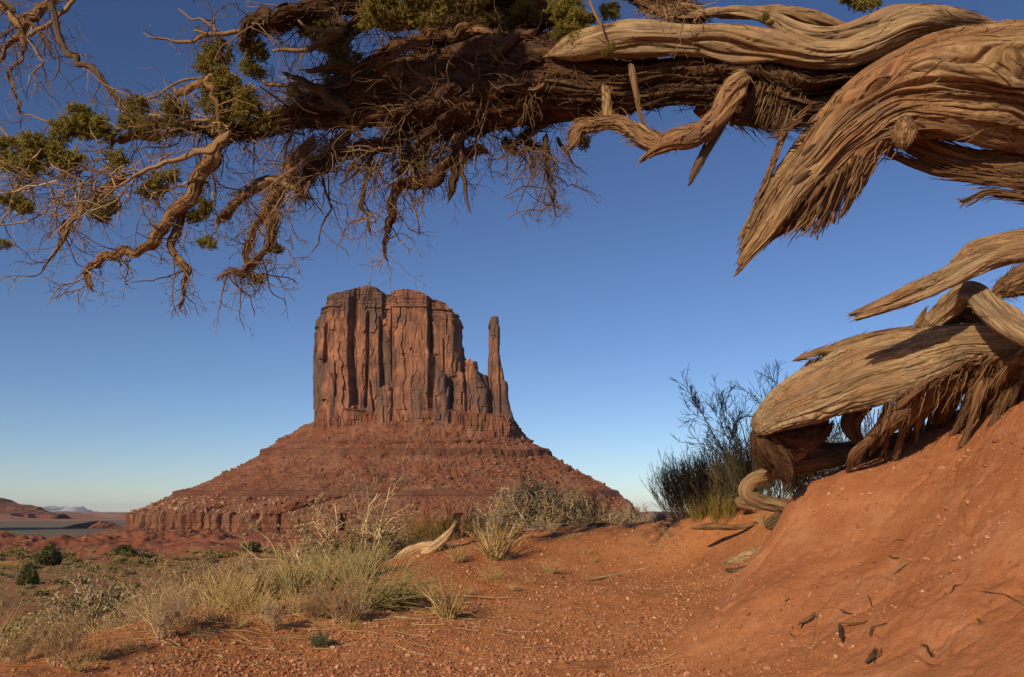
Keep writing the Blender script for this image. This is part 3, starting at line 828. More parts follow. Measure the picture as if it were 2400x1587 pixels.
class Limb: pass
KS = 1.4            # the tree stands this much farther off than its working depths
_limb_seed = [100]
def limb_geo(st, ratio=0.9, twist=0.8, fold=0.14, strand=0.010, bulge=0.10, res=0.006, jag=0.0, jag0=0.0, rgh=1.0, taper=0.07, warp=1.0, split=.24):
    """st: list of (u, v, half width px, Y). Returns rings of a grained limb."""
    _limb_seed[0] += 7; sd = _limb_seed[0]
    strand, res, jag, jag0 = strand * KS, res * KS, jag * KS, jag0 * KS
    st = np.asarray(st, float)
    c = P(st[:, 0], st[:, 1], st[:, 3])
    hw = st[:, 2] * pxm(st[:, 1], st[:, 3])
    L0 = np.linalg.norm(np.diff(c, axis=0), axis=1).sum()
    n = int(np.clip(L0 / res, 14, 520))
    D, L = catmull(np.concatenate([c, hw[:, None]], 1), n)
    C, H = D[:, :3], np.maximum(D[:, 3], 0.0006)
    tpr = np.linspace(0, 1, n)
    if taper: H = H * (0.12 + 0.88 * np.sqrt(smooth(0, taper, tpr)))
    T = unit(np.gradient(C, axis=0))
    Vd = unit(C - CAMP)
    S = unit(np.cross(T, Vd)); B = np.cross(S, T)
    ns = int(np.clip(2 * math.pi * H.max() / (res * 0.8), 7, 330))
    ph = np.arange(ns) * 2 * np.pi / ns
    s = np.linspace(0, L, n)[:, None] / KS
    big = H.max() / KS
    psi = ph[None, :] + twist * s + warp * 0.6 * vnoise(s * 1.5, np.cos(ph) * .8, np.sin(ph) * .8, sd) + warp * 0.16 * vnoise(s * 6, np.cos(ph) * 2, np.sin(ph) * 2, sd + 9)
    cp, sp = np.cos(psi), np.sin(psi)
    kf = np.clip(big / 0.06, 0.5, 3.4)
    g1 = vnoise(s * 1.6 / max(big * 4, .2), cp * 1.2, sp * 1.2, sd + 1)
    g2 = vnoise(s * 1.1 / max(big * 3, .15), cp * 2.2, sp * 2.2, sd + 2)
    g3 = vnoise(s * 2.2, cp * 3.2 * kf, sp * 3.2 * kf, sd + 3)
    g4 = vnoise(s * 4.0, cp * 8.5 * kf, sp * 8.5 * kf, sd + 4)
    g5 = vnoise(s * 2.0, cp * 1.7 * kf, sp * 1.7 * kf, sd + 5)
    R = H[:, None] * (1 + bulge * g1 + fold * g2)
    a = strand * np.minimum(1, H / KS / 0.05)[:, None] * (0.75 + 0.85 * vnoise(s * 1.7, cp * 1.1, sp * 1.1, sd + 8))
    R = R + a * (0.9 * g3 - 1.5 * np.exp(-(g5 / 0.13) ** 2) - 0.8 * np.exp(-(g3 / 0.16) ** 2) + 0.55 * g4) * rgh
    if big > .07:
        g6 = vnoise(s * 1.3, cp * 1.5 * kf ** .5, sp * 1.5 * kf ** .5, sd + 11) + .25 * g3
        R = R - H[:, None] * split * np.exp(-(g6 / 0.075) ** 2) * smooth(-.3, .3, vnoise(s * 1.2, cp, sp, sd + 12))
    R = np.maximum(R, 0.0004)
    X = C[:, None, :] + S[:, None, :] * (R * np.cos(ph))[..., None] + B[:, None, :] * (R * np.sin(ph) * ratio)[..., None]
    if jag or jag0:
        jn = cells1(psi * 3.0 * kf / 2, sd + 6) * .6 + cells1(psi * 8 * kf / 2, sd + 7) * .4
        w1 = smooth(0.80, 1.0, s * KS / L); w0 = 1 - smooth(0, .2, s * KS / L)
        X = X + T[:, None, :] * (jn * (w1 * jag - w0 * jag0))[..., None]
    o = Limb(); o.X, o.C, o.T, o.S, o.B, o.H, o.L, o.n, o.ns, o.s = X, C, T, S, B, H, L, n, ns, s
    o.G = np.stack([np.broadcast_to(s + sd * .37, X.shape[:2]), cp * np.maximum(H / KS, .02)[:, None] + sd * .11, sp * np.maximum(H / KS, .02)[:, None]], -1)
    return o

def limb_into(buf, o, tint=0.6):
    n, ns = o.n, o.ns
    V = o.X.reshape(-1, 3)
    i = np.arange(n - 1)[:, None] * ns; j = np.arange(ns)[None, :]; j2 = (j + 1) % ns
    Q = np.stack([i + j, i + j2, i + ns + j2, i + ns + j], -1).reshape(-1, 4)
    V = np.concatenate([V, [o.X[0].mean(0)], [o.X[-1].mean(0)]])
    k = n * ns
    jj = np.arange(ns); jn = (jj + 1) % ns
    T = np.concatenate([np.stack([np.full(ns, k), jn, jj], -1), np.stack([np.full(ns, k + 1), (n-1)*ns + jj, (n-1)*ns + jn], -1)])
    G = np.concatenate([o.G.reshape(-1, 3), [o.G[0, 0]], [o.G[-1, 0]]])
    buf.add(V, Q, T, G, tint)

def strips(buf, o, n, length=(.05, .25), lift=0.02, width=(.002, .006), phi=None, t=(0, 1), droop=0.0, back=False, curl=0.3, tint=(.2, .9)):
    """torn bark strips and splinters peeling off a limb"""
    m = 8
    length = (length[0] * KS, length[1] * KS); width = (width[0] * KS, width[1] * KS); lift = lift * KS
    t0 = (t[0] + (t[1] - t[0]) * RNG.random(n)) * (o.n - 1)
    ph = RNG.random(n) * 2 * np.pi if phi is None else phi[0] + (phi[1] - phi[0]) * RNG.random(n)
    ln = length[0] + (length[1] - length[0]) * RNG.random(n) ** 1.6
    dirs = np.where(RNG.random(n) < (0.5 if back else 0.0), -1.0, 1.0)
    ds = o.L / (o.n - 1)
    k = np.linspace(0, 1, m)
    ti = np.clip(t0[:, None] + dirs[:, None] * (ln / ds)[:, None] * k, 0, o.n - 1).astype(int)
    over = (t0[:, None] + dirs[:, None] * (ln / ds)[:, None] * k) - ti
    drift = RNG.normal(size=(n, 1)) * curl * k
    pj = ((ph[:, None] + drift) / (2 * np.pi) * o.ns).astype(int) % o.ns
    base = o.X[ti, pj]
    nrm = unit(base - o.C[ti])
    up = lift * (0.3 + RNG.random((n, 1))) * k ** 1.7
    pts = base + nrm * (up + 0.001)[..., None] + o.T[ti] * (over * ds)[..., None] * .25
    pts[..., 2] -= droop * (ln[:, None] * k ** 2)
    pts += RNG.normal(size=(n, m, 3)) * 0.0016 * k[None, :, None]
    w = (width[0] + (width[1] - width[0]) * RNG.random((n, 1))) * (1 - 0.75 * k ** 2)
    add_tubes(buf, pts, w, 3, tint[0] + (tint[1] - tint[0]) * RNG.random(n))

def conv1(p, y=None): return p
def R1(l, Y): return [(x * .4846, y * .4846, w * .4846, (q[0] if q else Y) * KS) for x, y, w, *q in l]
def R2(l, Y): return [(700 + x * .4208, y * .4208, w * .4208, (q[0] if q else Y) * KS) for x, y, w, *q in l]
def R3(l, Y): return [(1300 + x * .4637, y * .4637, w * .4637, (q[0] if q else Y) * KS) for x, y, w, *q in l]
def R4(l, Y): return [(1500 + x * .5102, 520 + y * .5102, w * .5102, (q[0] if q else Y)) for x, y, w, *q in l]
def RS(l, Y): return [(x, y, w, (q[0] if q else Y)) for x, y, w, *q in l]

# ------------------------------------------------------------------ the leaning juniper across the top
TREE_O = np.array([5.8, 5.2, 2.3])
tree = link("juniper_tree", None, loc=tuple(TREE_O))
tag(tree, "old leaning juniper with a twisted grey trunk reaching across the top of the view", "tree")

def part(name, limbs, mat, parent=None, tint=0.6, **kw):
    b = Buf()
    for o in limbs: limb_into(b, o, tint)
    return b

def make_branch(name, st, mat=M_BARK, fib=0, fibkw=None, twigs=None, parent=None, tint=.6, label=None, **kw):
    o = limb_geo(st, **kw)
    b = Buf(); limb_into(b, o, tint)
    if fib: strips(b, o, fib, **(fibkw or {}))
    ob = b.build(name, mat, parent or tree, TREE_O)
    if label: ob["label"] = label
    if twigs: twig_spray(o, ob, **twigs)
    return o, ob

IMG = lambda dx, dy, dz=0.0: np.array([dx, dz, -dy])     # image right, image down, away
def twig_spray(o, ob, n=20, t=(0.2, 1.0), bias=(-0.5, 0.5), amt=0.7, length=(.15, .45), r=.003, sub=4, sub2=2, grav=0.06, spread=1.0, tint=(.0, .9), wig=.16, kink=.45):
    length = (length[0] * KS, length[1] * KS); r = r * KS
    ti = ((t[0] + (t[1] - t[0]) * RNG.random(n)) * (o.n - 1)).astype(int)
    pj = RNG.integers(0, o.ns, n)
    st = o.X[ti, pj] * .7 + o.C[ti] * .3
    d = unit(st - o.C[ti]) * spread + IMG(*bias) * amt * 1.6 + RNG.normal(size=(n, 3)) * .35
    ln = length[0] + (length[1] - length[0]) * RNG.random(n) ** 1.5
    rr = r * 1.45 * (0.55 + 1.0 * RNG.random(n)) * (ln / length[1]) ** .5
    b = Buf()
    lv = lambda k: tint[0] + (tint[1] - tint[0]) * RNG.random(k)
    A, Ra = grow(st, d, ln, rr, rr * .45, 10, wig, (0, 0, -1), grav, kink); add_tubes(b, A, Ra, 5, lv(n))
    if sub:
        s, d2, l2, r2 = sprout(A, Ra, sub, .15, 1.0, .85, .55, .62)
        A2, R2_ = grow(s, d2, l2, r2, r2 * .45, 7, wig * 1.1, (0, 0, -1), grav, kink); add_tubes(b, A2, R2_, 4, lv(len(s)))
        if sub2:
            s, d3, l3, r3 = sprout(A2, R2_, sub2, .2, 1.0, .8, .55, .7)
            A3, R3_ = grow(s, d3, l3, np.maximum(r3, .0013 * KS), np.maximum(r3 * .5, .0009 * KS), 5, wig, (0, 0, -1), grav); add_tubes(b, A3, R3_, 3, lv(len(s)))
    tw = b.build("twig_spray", M_TWIG, ob)
    tw_fix(tw)
def tw_fix(tw):
    co = np.empty(len(tw.data.vertices) * 3, np.float32); tw.data.vertices.foreach_get("co", co)
    co = co.reshape(-1, 3) - TREE_O.astype(np.float32); tw.data.vertices.foreach_set("co", co.ravel())

UND = (-1.2, 1.2)      # underside of a limb running left
# trunk coming in from the right and breaking off downwards
trunk_st = R3([(3300,1250,250,3.55),(3000,800,300,3.5),(2700,520,320,3.45),(2372,440,320,3.4),(2150,425,295,3.38),(1930,440,262,3.36),(1750,490,225,3.36),(1600,570,205,3.36),(1460,690,190,3.38),(1340,830,172,3.40),(1230,950,146,3.42),(1120,1070,108,3.44),(1020,1190,56,3.46),(975,1255,30,3.47),(955,1285,10,3.47)], 3.4)
o_tr = limb_geo(trunk_st, ratio=.75, twist=.35, fold=.20, strand=.0105, bulge=.09, res=.0062, taper=0, warp=.7)
b = Buf(); limb_into(b, o_tr, .7)
strips(b, o_tr, 260, (.06, .30), .012, (.0015, .004), None, (.2, .93), tint=(.3, 1))
strips(b, o_tr, 90, (.10, .34), .05, (.002, .007), (-.9, .9), (.60, .90), tint=(.1, .7))     # torn fringe on the right of the broken end
strips(b, o_tr, 40, (.15, .40), .02, (.002, .006), (2.2, 3.9), (.62, .95), tint=(.3, .9))
trunk = b.build("trunk", M_WOOD, tree, TREE_O)
# fringe of torn fibre
def fringe(name, starts, ends, n, Y0, Y1, mat, parent, origin, w=(.002, .006), sag=.02, spread=.02, tint=(.1, .8), conv=R3, m=10, bow=0.0, lmin=.45, clump=0, back=.15):
    """bundles of fibres from one line of points to another (photo coordinates, depth in metres)"""
    s = np.array([q[:2] for q in conv([(x, y, 0) for x, y in starts], 0)], float); e = np.array([q[:2] for q in conv([(x, y, 0) for x, y in ends], 0)], float)
    f = RNG.random(n)
    if clump: f = np.clip((np.floor(f * clump) + .5 + .9 * (RNG.random(clump + 1) - .5)[np.floor(f * clump).astype(int)]) / clump + RNG.normal(size=n) * .25 / clump, 0, 1)
    Y0, Y1 = np.asarray(Y0) * KS, np.asarray(Y1) * KS; w = (w[0] * KS, w[1] * KS); spread = spread * KS; sag = sag * KS
    si = np.stack([np.interp(f * (len(s) - 1), np.arange(len(s)), s[:, k]) for k in (0, 1)], -1)
    f2 = np.clip(f + RNG.normal(size=n) * .03, 0, 1)
    ei = np.stack([np.interp(f2 * (len(e) - 1), np.arange(len(e)), e[:, k]) for k in (0, 1)], -1)
    if np.ndim(Y0): Y0 = np.interp(f * (len(Y0) - 1), np.arange(len(Y0)), Y0)
    if np.ndim(Y1): Y1 = np.interp(f2 * (len(Y1) - 1), np.arange(len(Y1)), Y1)
    ln = lmin + (1.05 - lmin) * RNG.random((n, 1)) ** .7
    si = si - (ei - si) * (back * RNG.random((n, 1)))
    ei = si + (ei - si) * ln
    A = P(si[:, 0], si[:, 1], Y0 + RNG.normal(size=n) * spread); E = P(ei[:, 0], ei[:, 1], Y1 + RNG.normal(size=n) * spread)
    k = np.linspace(0, 1, m)[None, :, None]
    pts = A[:, None] * (1 - k) + E[:, None] * k
    perp = unit(np.cross(E - A, np.array([0, 1.0, 0])))[:, None]
    pts = pts + perp * (bow * np.sin(np.pi * k) * np.linalg.norm(E - A, axis=1)[:, None, None])
    pts[..., 2] -= sag * np.sin(np.pi * k[..., 0]) * RNG.random((n, 1))
    ph = RNG.random((n, 1, 3)) * 6.28
    pts = pts + KS * .016 * RNG.random((n, 1, 1)) * np.sin(k * (4 + 9 * RNG.random((n, 1, 1))) + ph) * k
    r = (w[0] + (w[1] - w[0]) * RNG.random((n, 1)) ** 1.5) * (1 - .75 * k[..., 0] ** 2)
    b = Buf(); add_tubes(b, pts, r, 4, tint[0] + (tint[1] - tint[0]) * RNG.random(n))
    return b.build(name, mat, parent, origin)
o = fringe("torn_fibre", [(1650,730),(1560,780),(1450,870),(1330,950)], [(1540,960),(1450,1110),(1330,1190),(1130,1210)], 230, 3.33, 3.40, M_BARK, trunk, TREE_O, (.002, .011), tint=(.2, .9), clump=9)
o = fringe("torn_fibre", [(1180,560),(1160,700),(1080,900)], [(1110,810),(1030,960),(945,1210)], 70, 3.42, 3.46, M_BARK, trunk, TREE_O, (.002, .006), tint=(.3, .9))
for st, w_ in ((R3([(1420,780,60,3.36),(1310,880,60,3.33),(1230,960,58,3.32),(1150,1070,56,3.34),(1060,1190,44,3.38),(985,1275,34,3.4),(948,1320,24,3.42),(932,1340,15,3.42)], 3.4), .7), (R3([(1150,900,50,3.40),(1080,1020,44,3.42),(1010,1120,40,3.44),(965,1185,30,3.45),(948,1208,22,3.45)], 3.4), .5)):
    o = limb_geo(st, ratio=.5, twist=.5, fold=.2, strand=.012, res=.006, jag=.07)
    b = Buf(); limb_into(b, o, w_); strips(b, o, 30, (.05, .2), .012, (.001, .003), None, (.2, .9)); b.build("splintered_tip", M_WOOD, trunk, TREE_O)
for st in ([(1245,790,2,3.265),(1262,775,8,3.26),(1285,755,10,3.255),(1308,735,7,3.26),(1320,728,2,3.265)], [(1205,935,2,3.295),(1225,918,10,3.29),(1250,895,13,3.285),(1280,872,9,3.285),(1300,860,2,3.29)]):
    o = limb_geo(R3(st, 3.3), ratio=.3, twist=0, fold=.35, strand=.006, res=.005)
    b = Buf(); limb_into(b, o, .2); b.build("knot_hole", M_DARKWOOD, trunk, TREE_O)
# loose strands under the trunk
for st in ([(2600,760,60),(2372,790,60),(2100,800,55),(1850,720,45),(1680,640,30)], [(2600,960,45),(2372,930,42),(2150,900,36),(1900,860,28),(1720,790,20),(1640,730,8)],
           [(2600,860,60),(2372,850,55),(2100,845,48),(1880,790,38),(1750,730,20)], [(2600,1050,30),(2372,995,24),(2250,975,18),(2180,970,14),(2110,1005,7),(2068,1022,2)],
           [(2600,900,40),(2372,895,32),(2200,880,22),(2000,835,16),(1860,780,8)]):
    o = limb_geo(R3([(x, y, w * .8, 3.42 + .0001 * y) for x, y, w in st], 3.42), ratio=.7, twist=1.2, fold=.2, strand=.007, res=.007)
    b = Buf(); limb_into(b, o, .5); strips(b, o, 60, (.08, .3), .03, (.0015, .005), None, (0, 1), tint=(.1, .9))
    b.build("root_strand", M_BARK, trunk, TREE_O)
# fuzzy knot
o = limb_geo(R3([(1770,590,18,3.25),(1768,625,42,3.235),(1765,670,52,3.23),(1760,715,42,3.235),(1755,750,14,3.25)], 3.2), ratio=.6, fold=.1, strand=.006, res=.005, split=0)
b = Buf(); limb_into(b, o, .7); strips(b, o, 400, (.01, .035), .007, (.001, .0022), None, (0, 1), back=True, tint=(.4, .9))
b.build("knot", M_WOOD, trunk, TREE_O)

# smooth twisting limb over the trunk, and the rope limb and hump behind it
big = dict(twist=.7, fold=.2, strand=.0070, res=.0068)
make_branch("branch", R3([(-60,290,16,3.74),(40,255,60,3.70),(150,225,90,3.64),(300,205,92,3.6),(550,200,85,3.56),(800,205,98,3.52),(1050,228,92,3.48),(1300,270,72,3.42),(1480,262,70,3.38),(1630,205,82,3.34),(1780,135,92,3.32),(1950,100,62,3.34),(2120,108,34,3.4),(2230,118,10,3.44)], 3.5), M_GREYWOOD, 120, dict(length=(.04,.2), lift=.008, width=(.001,.003)), **big)
make_branch("branch", R3([(620,90,15,3.66),(800,62,24,3.62),(950,58,30,3.6),(1090,95,38,3.58),(1220,158,46,3.55),(1340,180,44,3.52),(1460,162,40,3.5),(1600,118,42,3.48),(1720,80,48,3.46),(1850,62,40,3.46),(2000,80,20,3.5)], 3.5), M_GREYWOOD, 40, dict(length=(.04,.15), lift=.006, width=(.001,.003)), twist=1.5, fold=.14, strand=.006, res=.006)
make_branch("branch", R3([(800,75,20,3.75),(1000,70,34,3.74),(1200,80,50,3.72),(1330,105,44,3.7),(1440,130,22,3.7),(1510,145,6,3.7)], 3.7), M_WOOD, 20, dict(length=(.04,.15), lift=.006, width=(.001,.003)), **big)
# barky body of the big limb below the smooth strip
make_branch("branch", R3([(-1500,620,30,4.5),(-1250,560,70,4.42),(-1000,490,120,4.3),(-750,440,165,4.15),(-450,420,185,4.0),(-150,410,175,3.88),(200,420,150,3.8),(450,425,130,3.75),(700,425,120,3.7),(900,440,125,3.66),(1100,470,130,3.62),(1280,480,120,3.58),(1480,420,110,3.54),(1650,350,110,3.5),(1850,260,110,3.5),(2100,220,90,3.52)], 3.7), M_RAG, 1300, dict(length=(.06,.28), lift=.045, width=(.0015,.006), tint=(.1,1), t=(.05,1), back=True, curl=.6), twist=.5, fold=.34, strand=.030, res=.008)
make_branch("branch", R3([(700,560,30,3.8),(850,575,45,3.78),(1000,590,52,3.76),(1150,590,60,3.72),(1300,540,60,3.66)], 3.7), M_BARK, 260, dict(length=(.06,.2), lift=.04, width=(.0015,.004), tint=(0,.5), droop=.3), twist=.5, fold=.22, strand=.014)
fringe("torn_fibre", [(1010,430),(1150,470),(1280,470)], [(930,600),(1090,660),(1200,640)], 170, 3.55, 3.58, M_BARK, trunk, TREE_O, (.0015, .005), tint=(0, .6))
fringe("torn_fibre", [(1300,520),(1230,620),(1190,640)], [(1120,660),(1080,690),(1050,712)], 26, 3.3, 3.4, M_BARK, trunk, TREE_O, (.002, .006), tint=(.4, .9))
# curled broken stub hanging below
crk = dict(ratio=.9, twist=4.0, fold=.24, strand=.008, res=.005)
make_branch("broken_branch", R3([(985,380,30,3.52),(935,420,50,3.48),(880,500,56,3.45),(830,585,54,3.43),(765,655,50,3.42),(690,690,52,3.42),(610,705,46,3.42),(545,735,36,3.42),(500,765,24,3.43),(450,800,6,3.44)], 3.45), M_WOOD, 110, dict(length=(.03,.12), lift=.02, width=(.0012,.004)), jag=.03, label="curled pale broken branch stub hanging under the trunk", **crk)
make_branch("broken_branch", R3([(560,775,20,3.42),(520,735,46,3.43),(455,705,48,3.45),(385,655,46,3.47),(300,625,36,3.5),(205,632,34,3.52),(140,645,36,3.53),(110,675,30,3.52),(95,720,20,3.5),(72,745,6,3.5)], 3.45), M_WOOD, 130, dict(length=(.03,.14), lift=.03, width=(.0012,.004)), jag=.02, **crk)
make_branch("broken_branch", R3([(285,620,30,3.5),(268,560,26,3.55),(262,500,22,3.6),(255,440,16,3.66)], 3.5), M_WOOD, 40, dict(length=(.03,.1), lift=.02, width=(.0012,.004)), **crk)
make_branch("broken_branch", R3([(930,470,22,3.5),(860,590,24,3.5),(800,700,24,3.49),(745,800,24,3.48),(712,865,20,3.47),(690,915,12,3.47),(678,935,3,3.47)], 3.5), M_DARKWOOD, 30, dict(length=(.03,.1), lift=.01, width=(.0012,.003)), twist=.4, fold=.15, strand=.006, ratio=.5, jag=.01)
make_branch("broken_branch", R3([(385,320,10,3.5),(400,400,17,3.46),(415,480,14,3.45),(430,570,10,3.45),(455,630,7,3.45),(488,672,3,3.45)], 3.5), M_WOOD, 25, dict(length=(.03,.1), lift=.008, width=(.001,.003)), twist=1, fold=.2, strand=.005, res=.005)
# shaggy limb leaving through the top edge
make_branch("branch", R3([(300,-160,60,3.85),(420,-60,65,3.8),(540,10,60,3.75),(650,60,50,3.7),(760,90,30,3.66)], 3.8), M_BARK, 350, dict(length=(.05,.22), lift=.05, width=(.0015,.005), back=True, tint=(.2,1)), twist=.6, fold=.25, strand=.014)
make_branch("branch", R3([(262,215,3,3.5),(235,130,6,3.5),(200,60,7,3.55),(170,-20,7,3.6)], 3.5), M_GREYWOOD, 10, dict(length=(.03,.1), lift=.01, width=(.001,.003)), twist=1, fold=.2, strand=.004, res=.006)

# ---- the tangled middle and the branches to the left
md = dict(twist=.7, fold=.24, strand=.013, res=.009)
tk = dict(twist=1.0, fold=.2, strand=.006, res=.009)
br = []
def rough_axis(st, k=.45):
    st = np.asarray(st, float); out = [st[0]]
    for a_, b_ in zip(st[:-1], st[1:]):
        m_ = .5 * (a_ + b_); d_ = b_[:2] - a_[:2]; l_ = np.hypot(*d_) + 1e-6
        m_[:2] += np.array([-d_[1], d_[0]]) / l_ * RNG.normal() * min(k * m_[2] + 1.5, .18 * l_); m_[2] *= 1 + RNG.normal() * .14
        out += [m_, b_]
    return [tuple(q) for q in out]
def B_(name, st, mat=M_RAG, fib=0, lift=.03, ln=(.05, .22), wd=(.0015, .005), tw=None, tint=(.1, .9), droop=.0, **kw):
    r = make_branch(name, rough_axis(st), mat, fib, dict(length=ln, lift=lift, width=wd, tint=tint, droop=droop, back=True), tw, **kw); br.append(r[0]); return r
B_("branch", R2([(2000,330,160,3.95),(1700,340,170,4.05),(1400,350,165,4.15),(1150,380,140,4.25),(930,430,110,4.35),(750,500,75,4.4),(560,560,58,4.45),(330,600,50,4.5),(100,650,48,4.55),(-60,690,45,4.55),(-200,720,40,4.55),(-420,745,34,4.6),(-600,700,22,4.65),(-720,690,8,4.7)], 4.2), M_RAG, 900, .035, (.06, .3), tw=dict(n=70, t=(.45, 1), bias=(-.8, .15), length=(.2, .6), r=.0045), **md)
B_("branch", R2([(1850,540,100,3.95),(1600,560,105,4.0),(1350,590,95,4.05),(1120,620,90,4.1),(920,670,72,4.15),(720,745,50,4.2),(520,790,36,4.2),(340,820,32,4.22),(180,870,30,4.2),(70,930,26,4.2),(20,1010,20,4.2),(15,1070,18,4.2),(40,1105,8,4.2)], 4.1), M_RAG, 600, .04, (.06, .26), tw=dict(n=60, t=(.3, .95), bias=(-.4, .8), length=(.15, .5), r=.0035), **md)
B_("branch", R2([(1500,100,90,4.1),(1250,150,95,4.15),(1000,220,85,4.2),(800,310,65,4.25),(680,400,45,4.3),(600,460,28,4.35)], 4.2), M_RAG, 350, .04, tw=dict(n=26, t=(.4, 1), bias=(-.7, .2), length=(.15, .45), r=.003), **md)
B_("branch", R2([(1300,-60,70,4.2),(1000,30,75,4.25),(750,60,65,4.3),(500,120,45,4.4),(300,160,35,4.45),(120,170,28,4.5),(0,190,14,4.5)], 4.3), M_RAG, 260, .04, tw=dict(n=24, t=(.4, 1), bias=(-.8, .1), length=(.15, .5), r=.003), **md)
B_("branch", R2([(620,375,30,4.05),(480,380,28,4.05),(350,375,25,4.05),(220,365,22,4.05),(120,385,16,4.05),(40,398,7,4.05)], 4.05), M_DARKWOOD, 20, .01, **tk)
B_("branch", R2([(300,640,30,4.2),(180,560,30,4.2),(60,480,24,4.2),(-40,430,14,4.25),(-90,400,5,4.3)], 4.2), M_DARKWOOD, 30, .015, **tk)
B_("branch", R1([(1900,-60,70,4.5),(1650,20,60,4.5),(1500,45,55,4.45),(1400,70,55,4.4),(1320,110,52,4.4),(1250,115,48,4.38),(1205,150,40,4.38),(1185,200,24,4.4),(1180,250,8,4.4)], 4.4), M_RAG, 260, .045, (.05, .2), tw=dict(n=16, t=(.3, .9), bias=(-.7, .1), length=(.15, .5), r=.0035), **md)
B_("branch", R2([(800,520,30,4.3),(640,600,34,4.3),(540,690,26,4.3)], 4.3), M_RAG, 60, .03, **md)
# gnarled limbs crossing in the tangle
for q in range(20):
    x0, y0 = RNG.uniform(850, 1900), RNG.uniform(120, 640)
    L_, n_ = RNG.uniform(350, 800), 7
    sl = RNG.uniform(-.1, .55); w0 = RNG.uniform(22, 52); Y_ = RNG.uniform(3.72, 4.1)
    x, y, a_, pts_ = x0, y0, sl, []
    for k in range(n_):
        pts_.append((x, y, w0 * (1 - .85 * k / (n_ - 1)) + 2, Y_ + .05 * math.sin(k + q)))
        a_ = .6 * a_ + .4 * sl + RNG.normal() * .30
        x -= L_ / n_; y += L_ / n_ * a_; y = min(max(y, 30), 800)
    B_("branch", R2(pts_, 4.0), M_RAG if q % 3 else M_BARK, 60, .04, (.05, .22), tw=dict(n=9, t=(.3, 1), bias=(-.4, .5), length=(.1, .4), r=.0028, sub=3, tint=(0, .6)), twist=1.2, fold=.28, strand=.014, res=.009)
# hanging dead branches in the middle
B_("branch", R2([(1060,850,20,4.0),(960,845,26,4.0),(880,870,34,4.0),(790,945,40,4.02),(690,1000,34,4.05),(600,1015,28,4.08),(545,1060,26,4.1),(518,1140,24,4.1),(525,1210,20,4.1),(500,1270,14,4.1),(475,1350,9,4.1),(480,1440,4,4.1)], 4.0), M_RAG, 90, .02, (.03,.12), tw=dict(n=30, t=(.3, 1), bias=(.0, .9), length=(.1, .32), r=.0026, sub=3), **tk)
B_("branch", R2([(900,720,30,3.98),(885,820,34,3.97),(870,920,30,3.97),(855,1010,24,3.97),(835,1100,9,3.97)], 4.0), M_RAG, 40, .01, (.05,.2), twist=.3, fold=.2, strand=.008, ratio=.6, jag=.02)
B_("branch", R2([(890,760,14,3.95),(905,880,14,3.95),(910,970,12,3.95),(930,1060,9,3.95),(938,1130,7,3.95),(960,1192,3,3.95)], 4.0), M_DARKWOOD, 0, **tk)
B_("branch", R2([(1380,740,14,3.95),(1378,820,13,3.95),(1385,920,11,3.95),(1400,1030,8,3.95),(1418,1120,5,3.95),(1432,1203,2,3.95)], 4.0), M_RAG, 30, .02, (.03,.1), tw=dict(n=30, t=(.05, .9), bias=(.05, .6), length=(.12, .36), r=.0024, sub=4, tint=(0, .5)), **tk)
B_("branch", R2([(1440,760,10,4.0),(1500,850,7,4.0),(1540,920,5,4.0),(1610,975,2,4.0)], 4.0), M_DARKWOOD, 0, **tk)
B_("branch", R2([(420,860,16,4.1),(400,960,13,4.1),(365,1050,12,4.1),(350,1150,12,4.1),(385,1220,8,4.1),(405,1315,3,4.1)], 4.1), M_RAG, 15, .01, (.03,.1), tw=dict(n=18, t=(.1, .95), bias=(-.2, .7), length=(.1, .32), r=.0022, sub=3), **tk)
B_("branch", R2([(870,800,12,4.05),(760,860,12,4.05),(640,900,10,4.05),(510,945,6,4.05)], 4.1), M_DARKWOOD, 0, tw=dict(n=10, t=(.1, 1), bias=(-.2, .8), length=(.1, .3), r=.002, sub=2), **tk)
for pts in ([(1250,760,24),(1290,800,14),(1340,830,5)], [(700,760,30),(680,850,22),(640,940,8)], [(620,820,26),(590,900,16),(560,960,5)], [(1150,780,30),(1190,830,14),(1230,850,4)]):
    B_("branch", R2([(x, y, w, 4.05) for x, y, w in pts], 4.05), M_RAG, 70, .03, (.05,.2), tw=dict(n=12, t=(.2, 1), bias=(-.2, .8), length=(.08, .25), r=.002, sub=3), **tk)
RT = lambda l, Y: [(x, y, w * .78, q) for x, y, w, q in R1(l, Y)]
